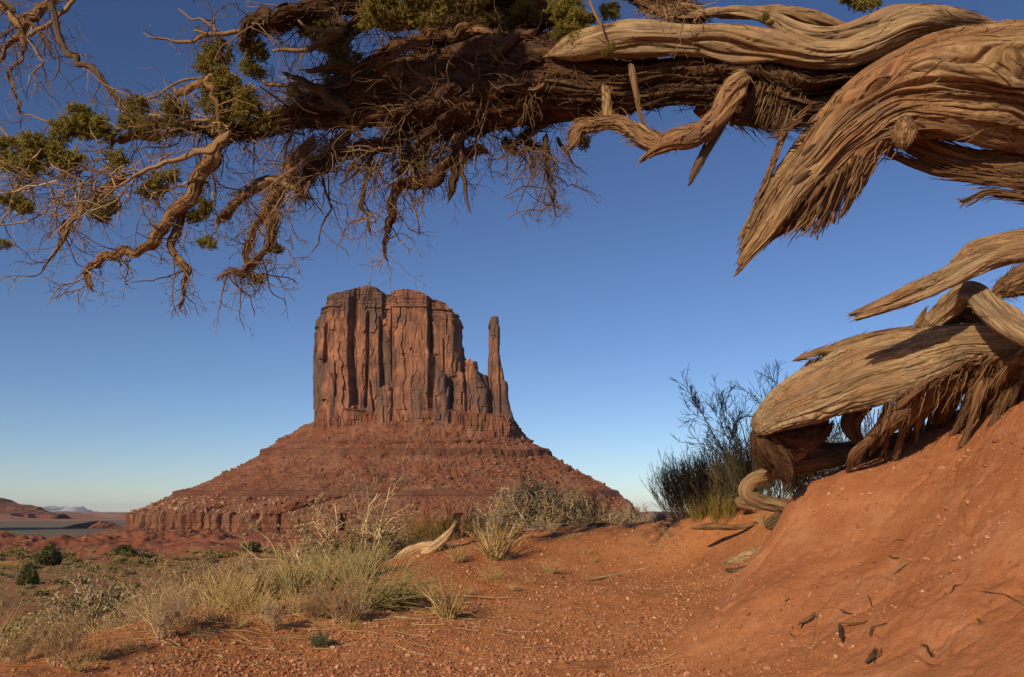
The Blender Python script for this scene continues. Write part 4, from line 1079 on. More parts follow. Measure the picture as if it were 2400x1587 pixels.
# left limbs
B_("branch", RT([(1080,690,45,4.5),(1020,780,46,4.48),(950,880,44,4.46),(880,1000,38,4.45),(800,1090,33,4.45),(740,1180,32,4.45),(650,1228,26,4.45),(560,1240,24,4.45),(490,1245,26,4.45),(445,1285,20,4.45),(425,1345,14,4.45),(438,1395,8,4.45),(450,1412,4,4.45)], 4.45), M_WOOD, 150, .018, (.03,.14), tw=dict(n=38, t=(.15, 1), bias=(-.2, .7), length=(.1, .36), r=.0028, sub=3), **tk)
B_("branch", RT([(905,970,26,4.5),(865,1080,24,4.5),(825,1180,24,4.5),(850,1240,18,4.5),(905,1305,16,4.5),(885,1390,11,4.5),(866,1495,4,4.5)], 4.5), M_WOOD, 60, .02, (.03,.1), tw=dict(n=26, t=(.2, 1), bias=(-.1, .8), length=(.1, .36), r=.0026, sub=3), **tk)
B_("branch", RT([(1520,660,40,4.5),(1420,780,44,4.5),(1345,900,42,4.48),(1305,1010,38,4.46),(1310,1110,26,4.46),(1305,1200,22,4.46),(1240,1260,20,4.46),(1180,1325,22,4.46),(1120,1310,12,4.46),(1062,1342,4,4.46)], 4.5), M_BARK, 170, .03, (.05,.2), tw=dict(n=56, t=(.15, 1), bias=(.15, .7), length=(.1, .36), r=.0026, sub=4, tint=(0, .7)), **tk)
B_("branch", RT([(1350,860,24,4.55),(1220,920,28,4.55),(1120,1000,26,4.55),(1040,1070,16,4.55)], 4.5), M_BARK, 50, .02, (.05,.14), tw=dict(n=34, t=(.15, 1), bias=(.1, .7), length=(.1, .35), r=.0026, sub=4, tint=(0, .6)), **tk)
B_("branch", RT([(1290,1000,20,4.5),(1220,1120,18,4.5),(1190,1220,14,4.5),(1200,1330,6,4.5)], 4.5), M_BARK, 40, .02, (.05,.14), tw=dict(n=26, t=(.1, 1), bias=(.1, .7), length=(.1, .3), r=.0024, sub=4, tint=(0, .7)), **tk)
B_("branch", RT([(1700,640,30,4.3),(1560,760,28,4.3),(1480,800,26,4.3),(1450,880,22,4.3),(1460,940,16,4.3),(1482,955,5,4.3)], 4.3), M_WOOD, 40, .01, (.05,.14), tw=dict(n=16, t=(.2, 1), bias=(.1, .7), length=(.1, .4), r=.0024, sub=3), **tk)
B_("branch", RT([(240,-30,16,4.8),(262,70,17,4.8),(285,180,18,4.8),(330,265,18,4.78),(370,310,18,4.76),(440,325,16,4.75),(500,395,15,4.7),(570,480,18,4.7),(600,545,18,4.68),(680,600,13,4.65),(745,660,10,4.6),(775,700,6,4.6)], 4.7), M_DARKWOOD, 60, .02, (.03,.1), tw=dict(n=10, t=(.1, .9), bias=(-.2, .3), length=(.08, .25), r=.0022, sub=2), **tk)
B_("branch", RT([(-60,-40,24,4.9),(10,30,26,4.9),(60,85,28,4.9),(110,130,32,4.9),(170,80,28,4.9),(230,20,24,4.9),(290,-40,20,4.9)], 4.9), M_WOOD, 60, .02, (.03,.1), tw=dict(n=26, t=(.1, .9), bias=(-.1, .9), length=(.2, .75), r=.0036, sub=3), **tk)
for pts in ([(110,140,22),(60,190,18),(20,240,14),(-10,300,10)], [(110,150,20),(118,230,16),(105,290,12),(45,350,10),(35,380,9),(70,440,8),(98,500,8),(105,560,5),(98,622,2)],
            [(140,180,12),(220,130,12),(290,70,12),(340,20,12),(380,-30,12)], [(100,110,16),(170,130,9),(220,190,8),(270,250,6),(285,330,5),(260,385,3),(160,400,2)], [(120,180,8),(170,240,7),(210,300,5),(160,350,3)]):
    B_("branch", RT([(x, y, w, 4.88) for x, y, w in pts], 4.88), M_TWIG if pts[0][2] < 14 else M_BARK, 0, tw=dict(n=9, t=(.2, 1), bias=(-.1, .8), length=(.1, .35), r=.0022, sub=2), **tk)
for pts, Y, w8 in (([(1110,330,26),(1050,385,24),(1000,395,22),(930,420,24),(880,445,22),(840,480,10)], 4.45, 1), ([(990,395,16),(1030,430,15),(1048,490,14),(1052,560,11),(1062,612,6)], 4.4, 1),
            ([(1000,370,8),(900,385,9),(830,415,8),(760,465,7),(690,495,6),(620,460,5),(480,390,4),(400,330,3)], 4.5, 0), ([(840,415,8),(845,480,8),(830,560,6),(832,610,3)], 4.48, 0),
            ([(1110,630,24),(1050,690,22),(980,730,20),(900,757,20),(800,785,15),(720,815,11),(650,850,9),(560,910,7),(480,980,5),(410,1040,3)], 4.3, 0),
            ([(600,540,10),(580,620,10),(545,690,10),(530,770,9),(518,850,6)], 4.55, 0), ([(600,830,26),(540,890,26),(480,950,24),(400,1010,22),(340,1070,17),(310,1150,11),(250,1240,8),(205,1310,4),(185,1325,2)], 4.6, 1),
            ([(340,1070,16),(305,1110,16),(290,1170,12),(283,1200,3)], 4.6, 1),
            ([(-30,560,6),(30,650,8),(100,730,8),(155,795,8),(110,860,10),(70,930,10),(50,1020,8),(0,1090,6),(-30,1110,3)], 4.7, 0), ([(-40,900,5),(10,820,5),(25,740,5),(15,660,3)], 4.7, 0),
            ([(110,555,5),(180,570,6),(250,590,6),(330,610,5),(400,620,3)], 4.6, 0), ([(690,155,5),(760,185,7),(850,203,9),(940,200,9),(1010,172,11),(1090,165,14),(1170,150,14)], 4.45, 0),
            ([(935,148,8),(985,160,10),(1040,165,10)], 4.44, 0), ([(860,40,4),(930,95,6),(1000,110,8),(1030,130,8)], 4.44, 0), ([(1035,75,3),(1030,110,6),(1035,150,8)], 4.44, 0),
            ([(1310,250,10),(1420,245,14),(1500,235,20),(1560,200,24),(1640,160,24)], 4.4, 0), ([(1260,390,10),(1330,410,14),(1430,405,14),(1490,420,8)], 4.35, 0), ([(1440,95,8),(1500,140,10),(1560,150,14),(1660,150,18)], 4.35, 0),
            ([(1280,865,12),(1360,885,15),(1430,915,16),(1470,930,10)], 4.25, 0), ([(560,680,26),(640,655,26),(740,670,20),(860,640,12)], 4.6, 0), ([(1160,560,12),(1040,575,10),(930,580,9),(800,600,8),(650,590,6)], 4.5, 0), ([(1120,600,10),(990,615,9),(860,600,7),(740,570,5)], 4.5, 0)):
    B_("branch", RT([(x, y, w, Y) for x, y, w in pts], Y), M_WOOD if w8 else M_TWIG, 24 if w8 else 0, .012, (.03,.1), tw=dict(n=7 if w8 == 0 else 12, t=(.15, 1), bias=(-.35, .5), length=(.08, .34), r=.0022, sub=3), **tk)
# dense fine dead twigs filling the left crown
def loose(cx, cy, rx, ry, Y, n, bias, ln, r=.0026, tint=(.1, 1), conv=R1, parent=None, **kw):
    q = conv([(cx + rx * a, cy + ry * b, 0) for a, b in RNG.normal(size=(n, 2)) * .55], Y)
    st = P([a[0] for a in q], [a[1] for a in q], (Y + RNG.normal(size=n) * .12) * KS)
    o = Limb(); o.n, o.ns = n, 1; o.X = st[:, None, :]; o.C = st + RNG.normal(size=st.shape) * .02
    o.T = st * 0
    b0 = br[0]
    twig_loose(st, bias, ln, r, tint, parent, **kw)
def twig_loose(st, bias, ln, r, tint, parent, sub=3, sub2=1, grav=.03, wig=.16, kink=.45):
    n = len(st); ln = (ln[0] * KS, ln[1] * KS); r = r * KS
    d = IMG(*bias) * 1.3 + RNG.normal(size=(n, 3)) * .6
    l = ln[0] + (ln[1] - ln[0]) * RNG.random(n) ** 1.5
    rr = r * 1.4 * (.6 + .8 * RNG.random(n)); b = Buf(); lv = lambda k: tint[0] + (tint[1] - tint[0]) * RNG.random(k)
    A, Ra = grow(st, d, l, rr, rr * .4, 10, wig, (0, 0, -1), grav, kink); add_tubes(b, A, Ra, 4, lv(n))
    s, d2, l2, r2 = sprout(A, Ra, sub, .15, 1.0, .8, .6, .65)
    A2, R2_ = grow(s, d2, l2, r2, r2 * .45, 7, wig, (0, 0, -1), grav, kink); add_tubes(b, A2, R2_, 3, lv(len(s)))
    s, d3, l3, r3 = sprout(A2, R2_, sub2, .2, 1.0, .8, .5, .7)
    A3, R3_ = grow(s, d3, l3, np.maximum(r3, .0012 * KS), np.maximum(r3 * .5, .0009 * KS), 5, wig, (0, 0, -1), grav); add_tubes(b, A3, R3_, 3, lv(len(s)))
    b.build("twig_spray", M_TWIG, parent or tree, TREE_O)
loose(430, 850, 260, 110, 4.55, 46, (-.7, .3), (.15, .5), r=.0034, tint=(.4, 1))  # left twigs tinted paler, the sunlight on them put into the colour
loose(700, 880, 260, 120, 4.5, 42, (-.4, .5), (.15, .45), r=.0034, tint=(.35, 1))
loose(900, 590, 220, 70, 4.5, 40, (-.8, -.1), (.15, .45), tint=(.5, 1))
loose(1480, 480, 180, 110, 4.4, 46, (-.8, .0), (.15, .45), tint=(.4, 1))
loose(1480, 700, 160, 120, 4.4, 46, (-.3, .5), (.15, .4), tint=(.1, .9))
loose(120, 860, 110, 130, 4.7, 34, (-.3, .5), (.15, .4), tint=(.3, 1))
loose(350, 950, 140, 80, 4.6, 30, (-.7, .4), (.15, .4), tint=(.3, 1))
loose(500, 850, 300, 60, 4.05, 44, (-.2, .6), (.12, .35), tint=(.0, .8), conv=R2)
loose(750, 800, 250, 60, 4.05, 44, (-.1, .7), (.12, .32), tint=(.0, .7), conv=R2)
loose(1400, 830, 90, 60, 3.97, 22, (.1, .6), (.12, .32), tint=(.0, .5), conv=R2, r=.002)
loose(250, 60, 160, 60, 4.6, 14, (-.4, -.2), (.2, .5), tint=(.3, .9), conv=R2)
loose(640, 40, 120, 50, 3.55, 16, (-.3, .6), (.1, .35), tint=(.3, .9), conv=R3, r=.002)
loose(470, 20, 60, 40, 4.5, 8, (-.3, .6), (.1, .3), tint=(.3, .9), conv=R2, r=.002)

# ---- foliage: a few sprays of scale leaves, copied and turned
def foliage_mesh(seed):
    r = np.random.default_rng(seed)
    n = 210
    cl = unit(r.normal(size=(12, 3))) * (r.random((12, 1)) ** .5) * .58
    st = cl[r.integers(0, 12, n)] + r.normal(size=(n, 3)) * .15
    d = unit(st) * .6 + np.array([-.15, -.25, .55]) + r.normal(size=(n, 3)) * .4
    A, Ra = grow(st, d, .22 + .16 * r.random(n), np.full(n, .014), np.full(n, .010), 5, .2)
    b = Buf(); tn = np.clip(.45 + .22 * r.normal(size=n), 0, 1)
    add_tubes(b, A, Ra, 4, tn)
    k = 9
    s, d2, l2, r2 = sprout(A, Ra, k, .1, 1.0, .75, .55, 1.0, .6)
    A2, R2_ = grow(s, d2, l2, np.full(len(s), .0145), np.full(len(s), .011), 4, .22)
    add_tubes(b, A2, R2_, 4, np.clip(np.repeat(tn, k) + .14 * r.normal(size=n * k), 0, 1))
    s, d3, l3, r3 = sprout(A2, R2_, 2, .2, .95, .8, .55, 1.0, .7)
    A3, R3_ = grow(s, d3, l3, np.full(len(s), .0140), np.full(len(s), .0100), 3, .15)
    add_tubes(b, A3, R3_, 3, np.clip(np.repeat(tn, k * 2) + .1 + .14 * r.normal(size=n * k * 2), 0, 1))
    me = new_mesh("foliage_clump", np.concatenate(b.V), np.concatenate(b.Q), None, {"tint": np.concatenate(b.C)})
    me.materials.append(M_SCALE)
    return me
FOL = [foliage_mesh(k) for k in range(6)]
def foliage(u, v, rad, Y, sq=.8):
    o = link("foliage_clump", FOL[int(RNG.integers(0, 6))], tree, tuple(P(u, v, Y) - TREE_O))
    s = rad * float(pxm(v, Y))
    o.scale = (s * (1.05 + .2 * RNG.random()), s, s * sq)
    o.rotation_euler = (RNG.normal() * .3, RNG.normal() * .3, RNG.random() * 6.28)
def FO(l, conv, Y):
    for x, y, w, *q in l:
        u, v, rad, Yq = conv([(x, y, w) + tuple(q)], Y)[0]
        foliage(u, v, rad * 1.15, Yq)
FO([(400,600,110),(310,640,80),(480,650,90),(250,740,130),(150,720,90),(330,770,80),(90,800,110),(40,690,70),(60,980,70),(120,1010,50),(0,1190,45),(670,520,70),(620,600,70),(720,620,70),
    (1060,250,80),(1010,320,70),(1240,260,75),(1220,340,70),(1110,440,110),(1050,520,90),(1190,500,110),(1150,590,90),(1280,590,70),(860,520,80),(830,600,70),(980,1020,70),(1000,1180,50),(930,1050,40),
    (520,1010,70),(480,1050,50),(790,880,80),(730,930,60),(1560,160,80),(1620,220,90),(1600,360,70),(1380,560,60),(1350,600,50),(1430,470,60),(560,780,70),(1260,1350,35),(1340,1210,35)], R1, 4.5)
FO([(440,50,115,4.0),(400,110,75,4.0),(560,20,110,4.0),(620,80,95,4.0),(720,50,110,3.95),(790,120,75,3.95),(820,30,95,3.95),(500,100,60,3.98),(700,130,60,3.96),(980,40,80,4.0),(1050,110,90,4.05),(1180,100,80,4.1),(1130,180,60,4.1),(1270,60,80,4.0),
    (1440,60,70,3.72),(1520,40,80,3.7),(1580,100,75,3.7),(1500,150,70,3.7),(1560,200,65,3.68),(1540,260,50,3.68),(1720,70,60,4.1),(1760,50,40,4.1),(140,230,80,4.6),(220,290,90,4.6),(300,380,90,4.6),(250,440,80,4.6),(360,470,60,4.55),(570,420,40,4.3),
    (1590,800,50,4.1),(1540,780,40,4.1),(1470,190,60,3.72),(1640,240,35,3.6),(90,160,50,4.6),(690,930,40,4.0),(680,1030,30,4.0)], R2, 4.2)
FO([(1500,-10,60,3.9),(1560,10,65,3.9),(1630,0,55,3.9),(1060,90,32,3.45),(1090,120,22,3.45),(270,270,34,3.5),(290,230,24,3.5),(40,60,80,3.66),(110,110,60,3.64),(120,200,50,3.6)], R3, 3.7)
# unseen crown clumps added out of frame along the sun rays to shade the tangle
LIT = np.array([P(*R2([(x, y, 1)], yy)[0][:2], yy * KS) for x, y, yy in [(440,50,4.0),(400,110,4.0),(560,20,4),(620,80,4.0),(720,50,3.95),(790,120,3.95),(820,30,3.95),(1440,60,3.72),(1520,40,3.7),(1580,100,3.7),(1500,150,3.7),(1560,200,3.68)]])
k = tries = 0
while k < 260 and tries < 30000:
    u, v, t = 760 + 700 * RNG.random(), 60 + 290 * RNG.random(), (0.9 + 1.5 * RNG.random()) * KS
    c = P(u, v, 4.25 * KS) + SUN_DIR * t
    if u > 1330 and v < 120: continue
    uu, vv = UV(c)
    rad = (.17 + .12 * RNG.random()) * KS
    if vv > -(rad * 1.1) / float(pxm(0, c[1])): continue
    w_ = LIT - c; along = w_ @ SUN_DIR; off = np.linalg.norm(w_ - along[:, None] * SUN_DIR, axis=1)
    tries += 1
    if ((off < rad * 1.15 + .20) & (along < 0)).any(): continue
    k += 1
    o = link("foliage_clump", FOL[int(RNG.integers(0, 6))], tree, tuple(c - TREE_O))
    o.scale = (rad * 1.25, rad * 1.15, rad * .9); o.rotation_euler = (RNG.normal() * .3, RNG.normal() * .3, RNG.random() * 6.28)
make_branch("branch", R2([(1500,150,60,4.2),(1200,-100,60,4.0),(900,-350,55,3.8),(500,-600,45,3.5),(100,-800,25,3.3)], 4.0), M_BARK, 60, dict(length=(.05,.2), lift=.03, width=(.002,.005)), twigs=dict(n=40, t=(.3, 1), bias=(-.5, -.2), length=(.2, .6), r=.004), **md)  # out-of-frame branches carrying the added crown
make_branch("branch", R2([(1300,0,40,4.1),(1100,-300,45,3.9),(1000,-600,35,3.6),(950,-900,20,3.3)], 4.0), M_BARK, 40, dict(length=(.05,.2), lift=.03, width=(.002,.005)), twigs=dict(n=30, t=(.3, 1), bias=(-.3, -.3), length=(.2, .6), r=.004), **md)

# ------------------------------------------------------------------ root mass on the bank
KS = 1.0
ROOT_O = P(2100, 1000, 5.2)
root = link("juniper_root", None, loc=tuple(ROOT_O))
tag(root, "gnarled weathered juniper roots overhanging the edge of the red sand bank", "roots")
def root_part(name, st, mat=M_GREYWOOD, fib=0, fk=None, label=None, tint=.65, **kw):
    o = limb_geo(R4(st, 5), **kw)
    b = Buf(); limb_into(b, o, tint)
    if fib: strips(b, o, fib, **(fk or {}))
    ob = b.build(name, mat, root, ROOT_O)
    if label: ob["label"] = label
    return o, ob
sp = dict(length=(.04,.22), lift=.008, width=(.001,.003))
root_part("root_slab", [(2300,600,130,4.1),(2000,570,110,4.35),(1764,560,98,4.6),(1500,562,92,4.82),(1350,600,118,4.92),(1200,650,142,5.0),(1000,712,142,5.1),(800,800,124,5.2),(670,860,96,5.27),(590,910,66,5.3),(545,948,40,5.34),(530,965,14,5.36)], M_GREYWOOD, 160, sp,
          "broad pale slab of root with fine straight grain", ratio=.42, twist=.10, fold=.08, strand=.014, bulge=.05, res=.0065, taper=0, warp=.3, split=.12)
root_part("root_slab", [(700,640,4,5.22),(735,625,10,5.2),(800,605,18,5.18),(900,578,24,5.16),(1000,545,27,5.12),(1120,515,24,5.06),(1250,498,18,5.0),(1400,488,10,4.95)], M_WOOD, 60, dict(length=(.04,.2), lift=.02, width=(.0015,.004)), "splintered reddish strip along the top of the slab", ratio=.5, twist=.2, fold=.2, strand=.007, res=.006, jag0=.03, tint=.5)
fringe("torn_fibre", [(760,640),(850,620),(1000,580)], [(715,700),(700,720),(850,640)], 50, 5.2, 5.24, M_BARK, root, ROOT_O, (.0015,.005), conv=R4, tint=(.3,.9))
# curled underside, in shade
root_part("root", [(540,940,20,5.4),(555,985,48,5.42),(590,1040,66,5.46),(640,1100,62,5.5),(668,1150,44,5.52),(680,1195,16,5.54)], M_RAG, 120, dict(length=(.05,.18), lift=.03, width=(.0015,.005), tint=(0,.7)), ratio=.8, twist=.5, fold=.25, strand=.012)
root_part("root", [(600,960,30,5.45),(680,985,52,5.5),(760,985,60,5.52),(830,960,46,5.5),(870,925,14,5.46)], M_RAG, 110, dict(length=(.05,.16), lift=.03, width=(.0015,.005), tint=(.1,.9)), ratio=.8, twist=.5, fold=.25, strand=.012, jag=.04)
root_part("root", [(640,1060,40,5.75),(760,1040,40,5.85),(900,1060,42,5.9),(1050,1045,44,5.85),(1200,1000,40,5.6)], M_DARKWOOD, 30, sp, ratio=.8, twist=.5, fold=.2, strand=.01)
root_part("root", [(640,1130,36,5.65),(700,1105,50,5.72),(800,1090,60,5.8),(920,1075,50,5.8),(1020,1060,30,5.7)], M_DARKWOOD, 40, sp, ratio=.8, twist=.5, fold=.2, strand=.01)
root_part("root", [(1060,830,30,5.35),(1000,870,38,5.38),(970,920,40,5.42),(980,970,32,5.45),(1010,1010,16,5.5)], M_DARKWOOD, 30, sp, ratio=.9, twist=.6, fold=.2, strand=.01)
root_part("root", [(700,1080,22,5.62),(740,1060,24,5.58),(752,1050,16,5.56)], M_WOOD, 10, sp, ratio=.9, twist=.6, fold=.2, strand=.006)
# loop that bulges out and goes back into the bank
root_part("root", [(800,1140,24,5.85),(720,1138,30,5.85),(630,1148,34,5.83),(550,1172,36,5.8),(496,1208,36,5.78),(488,1250,35,5.78),(545,1284,34,5.8),(630,1302,33,5.85),(710,1326,32,5.9),(810,1356,30,5.95)], M_GREYWOOD, 60, sp, "pale root bent into a tight loop below the slab", ratio=.9, twist=1.2, fold=.10, bulge=.05, strand=.008, res=.006)
# broken limb reaching left above
root_part("broken_limb", [(2300,20,80,4.15),(2050,55,76,4.22),(1850,95,70,4.3),(1700,132,64,4.36),(1600,165,58,4.4),(1500,212,52,4.44),(1400,262,48,4.48),(1300,308,46,4.52),(1200,352,42,4.56),(1100,392,34,4.6),(1035,416,27,4.63),(1003,428,22,4.64)], M_GREYWOOD, 90, sp,
          "long pale broken limb pointing left, splintered at its tip", ratio=.6, twist=.25, fold=.14, strand=.011, res=.006, jag=.07, taper=0)
root_part("broken_limb", [(1430,212,8,4.47),(1470,182,30,4.45),(1540,140,44,4.42),(1640,108,48,4.38),(1764,82,48,4.34),(1950,45,52,4.28),(2150,10,50,4.2)], M_WOOD, 60, sp, None, ratio=.7, twist=.2, fold=.18, strand=.010, res=.007, jag0=.03, taper=.03)
# folded limb and the shaggy top behind it
root_part("root", [(1290,500,20,4.98),(1340,462,40,4.94),(1410,398,50,4.86),(1475,340,52,4.74),(1540,338,56,4.62),(1600,395,60,4.52),(1670,455,62,4.42),(1764,505,58,4.34),(1900,545,62,4.26),(2200,590,80,4.1)], M_GREYWOOD, 60, sp, "thick pale root folded into a sharp arch", ratio=.85, twist=.8, fold=.2, strand=.010, res=.007)
root_part("root", [(1330,490,14,5.05),(1420,440,40,5.0),(1500,420,50,4.95),(1600,470,60,4.85),(1764,560,70,4.7)], M_BARK, 40, sp, ratio=.8, twist=.5, fold=.2, strand=.01)
root_part("root", [(1600,350,14,5.0),(1650,320,40,4.98),(1720,280,62,4.94),(1800,250,80,4.9),(1950,220,90,4.8),(2150,230,110,4.7),(2500,420,120,4.5),(2800,760,90,4.3)], M_BARK, 420, dict(length=(.03,.12), lift=.05, width=(.0012,.004), back=True, tint=(.3,1)), ratio=.8, twist=.5, fold=.25, strand=.014)
root_part("root", [(1640,360,14,4.98),(1680,290,12,4.95),(1705,235,9,4.93),(1718,200,3,4.92)], M_WOOD, 8, sp, ratio=.6, twist=.5, fold=.2, strand=.005)
root_part("root", [(1270,480,16,5.0),(1292,445,16,5.0),(1305,415,10,5.0),(1316,396,3,5.0)], M_WOOD, 8, sp, ratio=.6, twist=.5, fold=.2, strand=.005, tint=.4)
# shredded fringe spilling on the sand
root_part("root", [(2500,680,120,4.2),(2050,640,90,4.5),(1900,640,90,4.65),(1764,650,80,4.78),(1640,660,62,4.88),(1520,690,50,4.95),(1400,745,42,5.02),(1290,800,26,5.08),(1200,840,10,5.12)], M_BARK, 320, dict(length=(.05,.2), lift=.02, width=(.0015,.004), tint=(.2,1)), ratio=.7, twist=.4, fold=.25, strand=.012)
_ends = [(915,1075),(965,1120),(1080,1085),(1190,1040),(1270,985),(1350,945),(1440,925),(1520,905),(1620,880),(1764,760)]
def gy4(x, y): return float(ground_at(1500 + x * .5102, 520 + y * .5102)[1]) - .04
_ey = [gy4(*e) for e in _ends]
fringe("torn_fibre", [(1220,820),(1320,780),(1430,725),(1520,680),(1590,660),(1650,640),(1700,640),(1760,630),(1820,620),(1900,600)], _ends, 70, [5.0,4.98,4.95,4.9,4.86,4.82,4.78,4.72,4.66,4.5], _ey, M_BARK, root, ROOT_O, (.002,.011), conv=R4, tint=(.2,1), spread=.03, bow=-.08, lmin=.45, clump=13, back=.5)
fringe("torn_fibre", [(1000,900),(1150,850),(1300,790),(1500,700),(1764,600)], [(1020,960),(1120,990),(1260,930),(1440,850),(1640,760)], 60, [5.05,5.0,4.92,4.84,4.6], [5.15,5.1,5.0,4.86,4.6], M_WOOD, root, ROOT_O, (.0015,.005), conv=R4, tint=(.2,.9), spread=.03, clump=11, back=.5)
for st in ([(1560,680),(1520,790),(1480,900),(1430,990)], [(1610,680),(1560,800),(1520,920),(1475,1030)], [(1740,640),(1700,740),(1660,840),(1612,935)], [(1680,640),(1630,750),(1600,840)],
           [(1260,810),(1140,900),(1050,1000),(965,1075)], [(1300,790),(1190,900),(1100,1010),(1050,1075)], [(1240,830),(1100,960),(990,1060),(955,1150)], [(1380,750),(1290,850),(1210,960),(1170,1090)], [(1450,720),(1370,800),(1290,900),(1255,1000)], [(1480,720),(1420,800),(1380,900),(1330,960)], [(1520,700),(1450,790),(1400,880)]):
    q = []
    for k, (x, y) in enumerate(st):
        f = k / (len(st) - 1)
        q.append((x, y, (27 + 6 * RNG.random()) * (1 - .65 * f), (4.86 + (1560 - st[0][0]) * .0004) * (1 - f) + f * (gy4(*st[-1]) + .02)))
    root_part("root_strand", q, M_BARK, 46, dict(length=(.04,.16), lift=.018, width=(.0012,.004), tint=(.2,1)), ratio=.7, twist=.8, fold=.25, strand=.008, res=.007, jag=.02)

rr = np.random.default_rng(8)
for q in range(40):
    f = (q + rr.random()) / 40
    x0 = 1190 + 700 * f; y0 = np.interp(x0, [1130,1300,1500,1764,1890], [815,755,655,590,575]) + rr.normal() * 12
    xe = x0 - rr.uniform(60, 250) * np.interp(f, [0, .4, 1], [1.1, 1, .8])
    ye = np.interp(xe, [900,965,1080,1190,1270,1350,1440,1520,1620,1764,1850], [1075,1110,1085,1035,980,940,918,900,870,775,720]) + rr.normal() * 22
    S_ = np.array([x0 + 70, y0 - 34]); E_ = np.array([xe, ye]); d_ = np.hypot(*(E_ - S_))
    C_ = S_ + np.array([-.86, .5]) * d_ * rr.uniform(.45, .6)
    Y0_ = np.interp(x0, [1130,1500,1764,1890], [4.90,4.72,4.49,4.38]); ye_ = gy4(xe, ye); w0 = rr.uniform(9, 21)
    st_ = []
    for k in range(7):
        t = k / 6; p_ = (1 - t) ** 2 * S_ + 2 * t * (1 - t) * C_ + t * t * E_
        st_.append((p_[0], p_[1], w0 * (1 - .6 * t ** 1.4), Y0_ + (ye_ + .02 - Y0_) * t ** 1.3))
    root_part("root_strand", rough_axis(st_, .3), M_BARK if q % 3 else M_WOOD, 34, dict(length=(.04,.16), lift=.022, width=(.0012,.004), tint=(.2,1)), ratio=.7, twist=.8, fold=.28, strand=.010, res=.007, jag=.03, taper=.25)

# ------------------------------------------------------------------ loose wood on the sand
def seat(pts, Yc=None):
    """forward distances of ground points, kept continuous across gaps"""
    out = []
    for (u, v, *up) in pts:
        y = Yc if Yc else float(ground_at(u, v + (up[0] if up else 0))[1])
        if out and abs(y - out[-1]) > .22 * out[-1]: y = out[-1]
        out.append(y)
    return out
def wood_thing(name, label, cat, pts, hw, mat=M_GREYWOOD, fib=20, lift=0.0, group=None, fk=None, Yc=None, **kw):
    """a piece of wood lying on the ground through photo points pts (u, v)"""
    hw = hw if hasattr(hw, '__len__') else [hw * .5] + [hw] * (len(pts) - 2) + [hw * .4]
    st = []
    for (u, v, *up), w, y in zip(pts, hw, seat(pts, Yc)):
        st.append((u, v, w, y - w * float(pxm(v, y)) * .5 - lift))
    a = dict(ratio=.8, twist=.6, fold=.2, strand=.008, res=.008); a.update(kw)
    o = limb_geo(st, **a)
    b = Buf(); limb_into(b, o, .6)
    if fib: strips(b, o, fib, **(fk or dict(length=(.03,.15), lift=.012, width=(.001,.003))))
    org = o.C[len(o.C) // 2]
    return tag(b.build(name, mat, None, org), label, cat, group)
def RG7(l): return [(650 + x * .3794, 1020 + y * .3794, *r) for x, y, *r in l]
lg = tag(link("broken_log", None, loc=tuple(P(985, 1296, 9.5))), "pale broken log with an upturned horn on the sand crest", "log")
_lo = np.array(lg.location); _Y = float(_lo[1])
def lgp(name, st, mat, fib=20, **kw):
    o = limb_geo(RS([(650 + x * .3794, 1020 + y * .3794, w * .3794, _Y + d) for x, y, w, d in st], _Y), **kw)
    b = Buf(); limb_into(b, o, .8); strips(b, o, fib, length=(.04,.2), lift=.015, width=(.0015,.004)); b.build(name, mat, lg, _lo)
lgp("log_body", [(700,790,14,.05),(780,745,34,.02),(860,705,38,0),(930,690,40,0),(1000,695,30,.02),(1080,700,16,.05)], M_PALE, 30, ratio=.8, twist=.5, fold=.25, strand=.012, res=.008)
lgp("log_horn", [(880,740,16,-.12),(940,715,36,-.12),(1000,665,33,-.1),(1050,620,22,-.08),(1080,580,14,-.06),(1102,535,6,-.05)], M_PALE, 30, ratio=.8, twist=.5, fold=.22, strand=.010, res=.008)
wood_thing("driftwood_plank", "split pale plank half buried in the sand before the grey shrub", "plank", RG7([(1500,590),(1600,620),(1700,660),(1780,695)]), [7,14,12,4], M_PALE, ratio=.5, lift=.03)
wood_thing("fallen_branch", "pale bare log leaning on the crest behind the split plank", "log", RG7([(1480,610),(1560,595),(1650,578),(1760,560)]), [5,9,10,6], M_PALE, Yc=11.2)
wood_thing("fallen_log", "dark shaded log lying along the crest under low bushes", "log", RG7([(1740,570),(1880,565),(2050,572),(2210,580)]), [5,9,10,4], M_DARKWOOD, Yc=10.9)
wood_thing("wood_stump", "short grey upright post stump behind the straw tuft", "stump", RG7([(1228,600,0),(1222,560,15),(1216,520,30),(1213,500,38)]), [4,4,3.5,1.5], Yc=10.6)
wood_thing("stick", "long thin bare stick lying on the gravelly sand", "stick", RG7([(1860,894),(2000,880),(2150,850),(2300,815)]), [2,3,2.6,1.4], M_PALE, 4, lift=.02, ratio=1, twist=.3, fold=.1, strand=.002)
wood_thing("straw_stalk", "single yellow reed stalk lying beside the straw tuft", "stalk", RG7([(1110,988),(1230,996),(1350,1002),(1460,1003)]), [2,1.8,1.4,.9], M_PALE, 2, lift=.015, ratio=1, fold=.1, strand=.002)
wood_thing("bark_slab", "flat pale slab of bark in front of the green grass", "bark", RG7([(670,1125),(760,1140),(880,1152),(970,1163)]), [3,7,6,3], M_PALE, 24, ratio=.4, lift=.01)
wood_thing("wood_shard", "grey splintered board stuck in the foot of the bank", "board", [(1690,1325),(1720,1318),(1755,1304),(1800,1286)], [4,13,14,10], M_GREYWOOD, 40, ratio=.4)
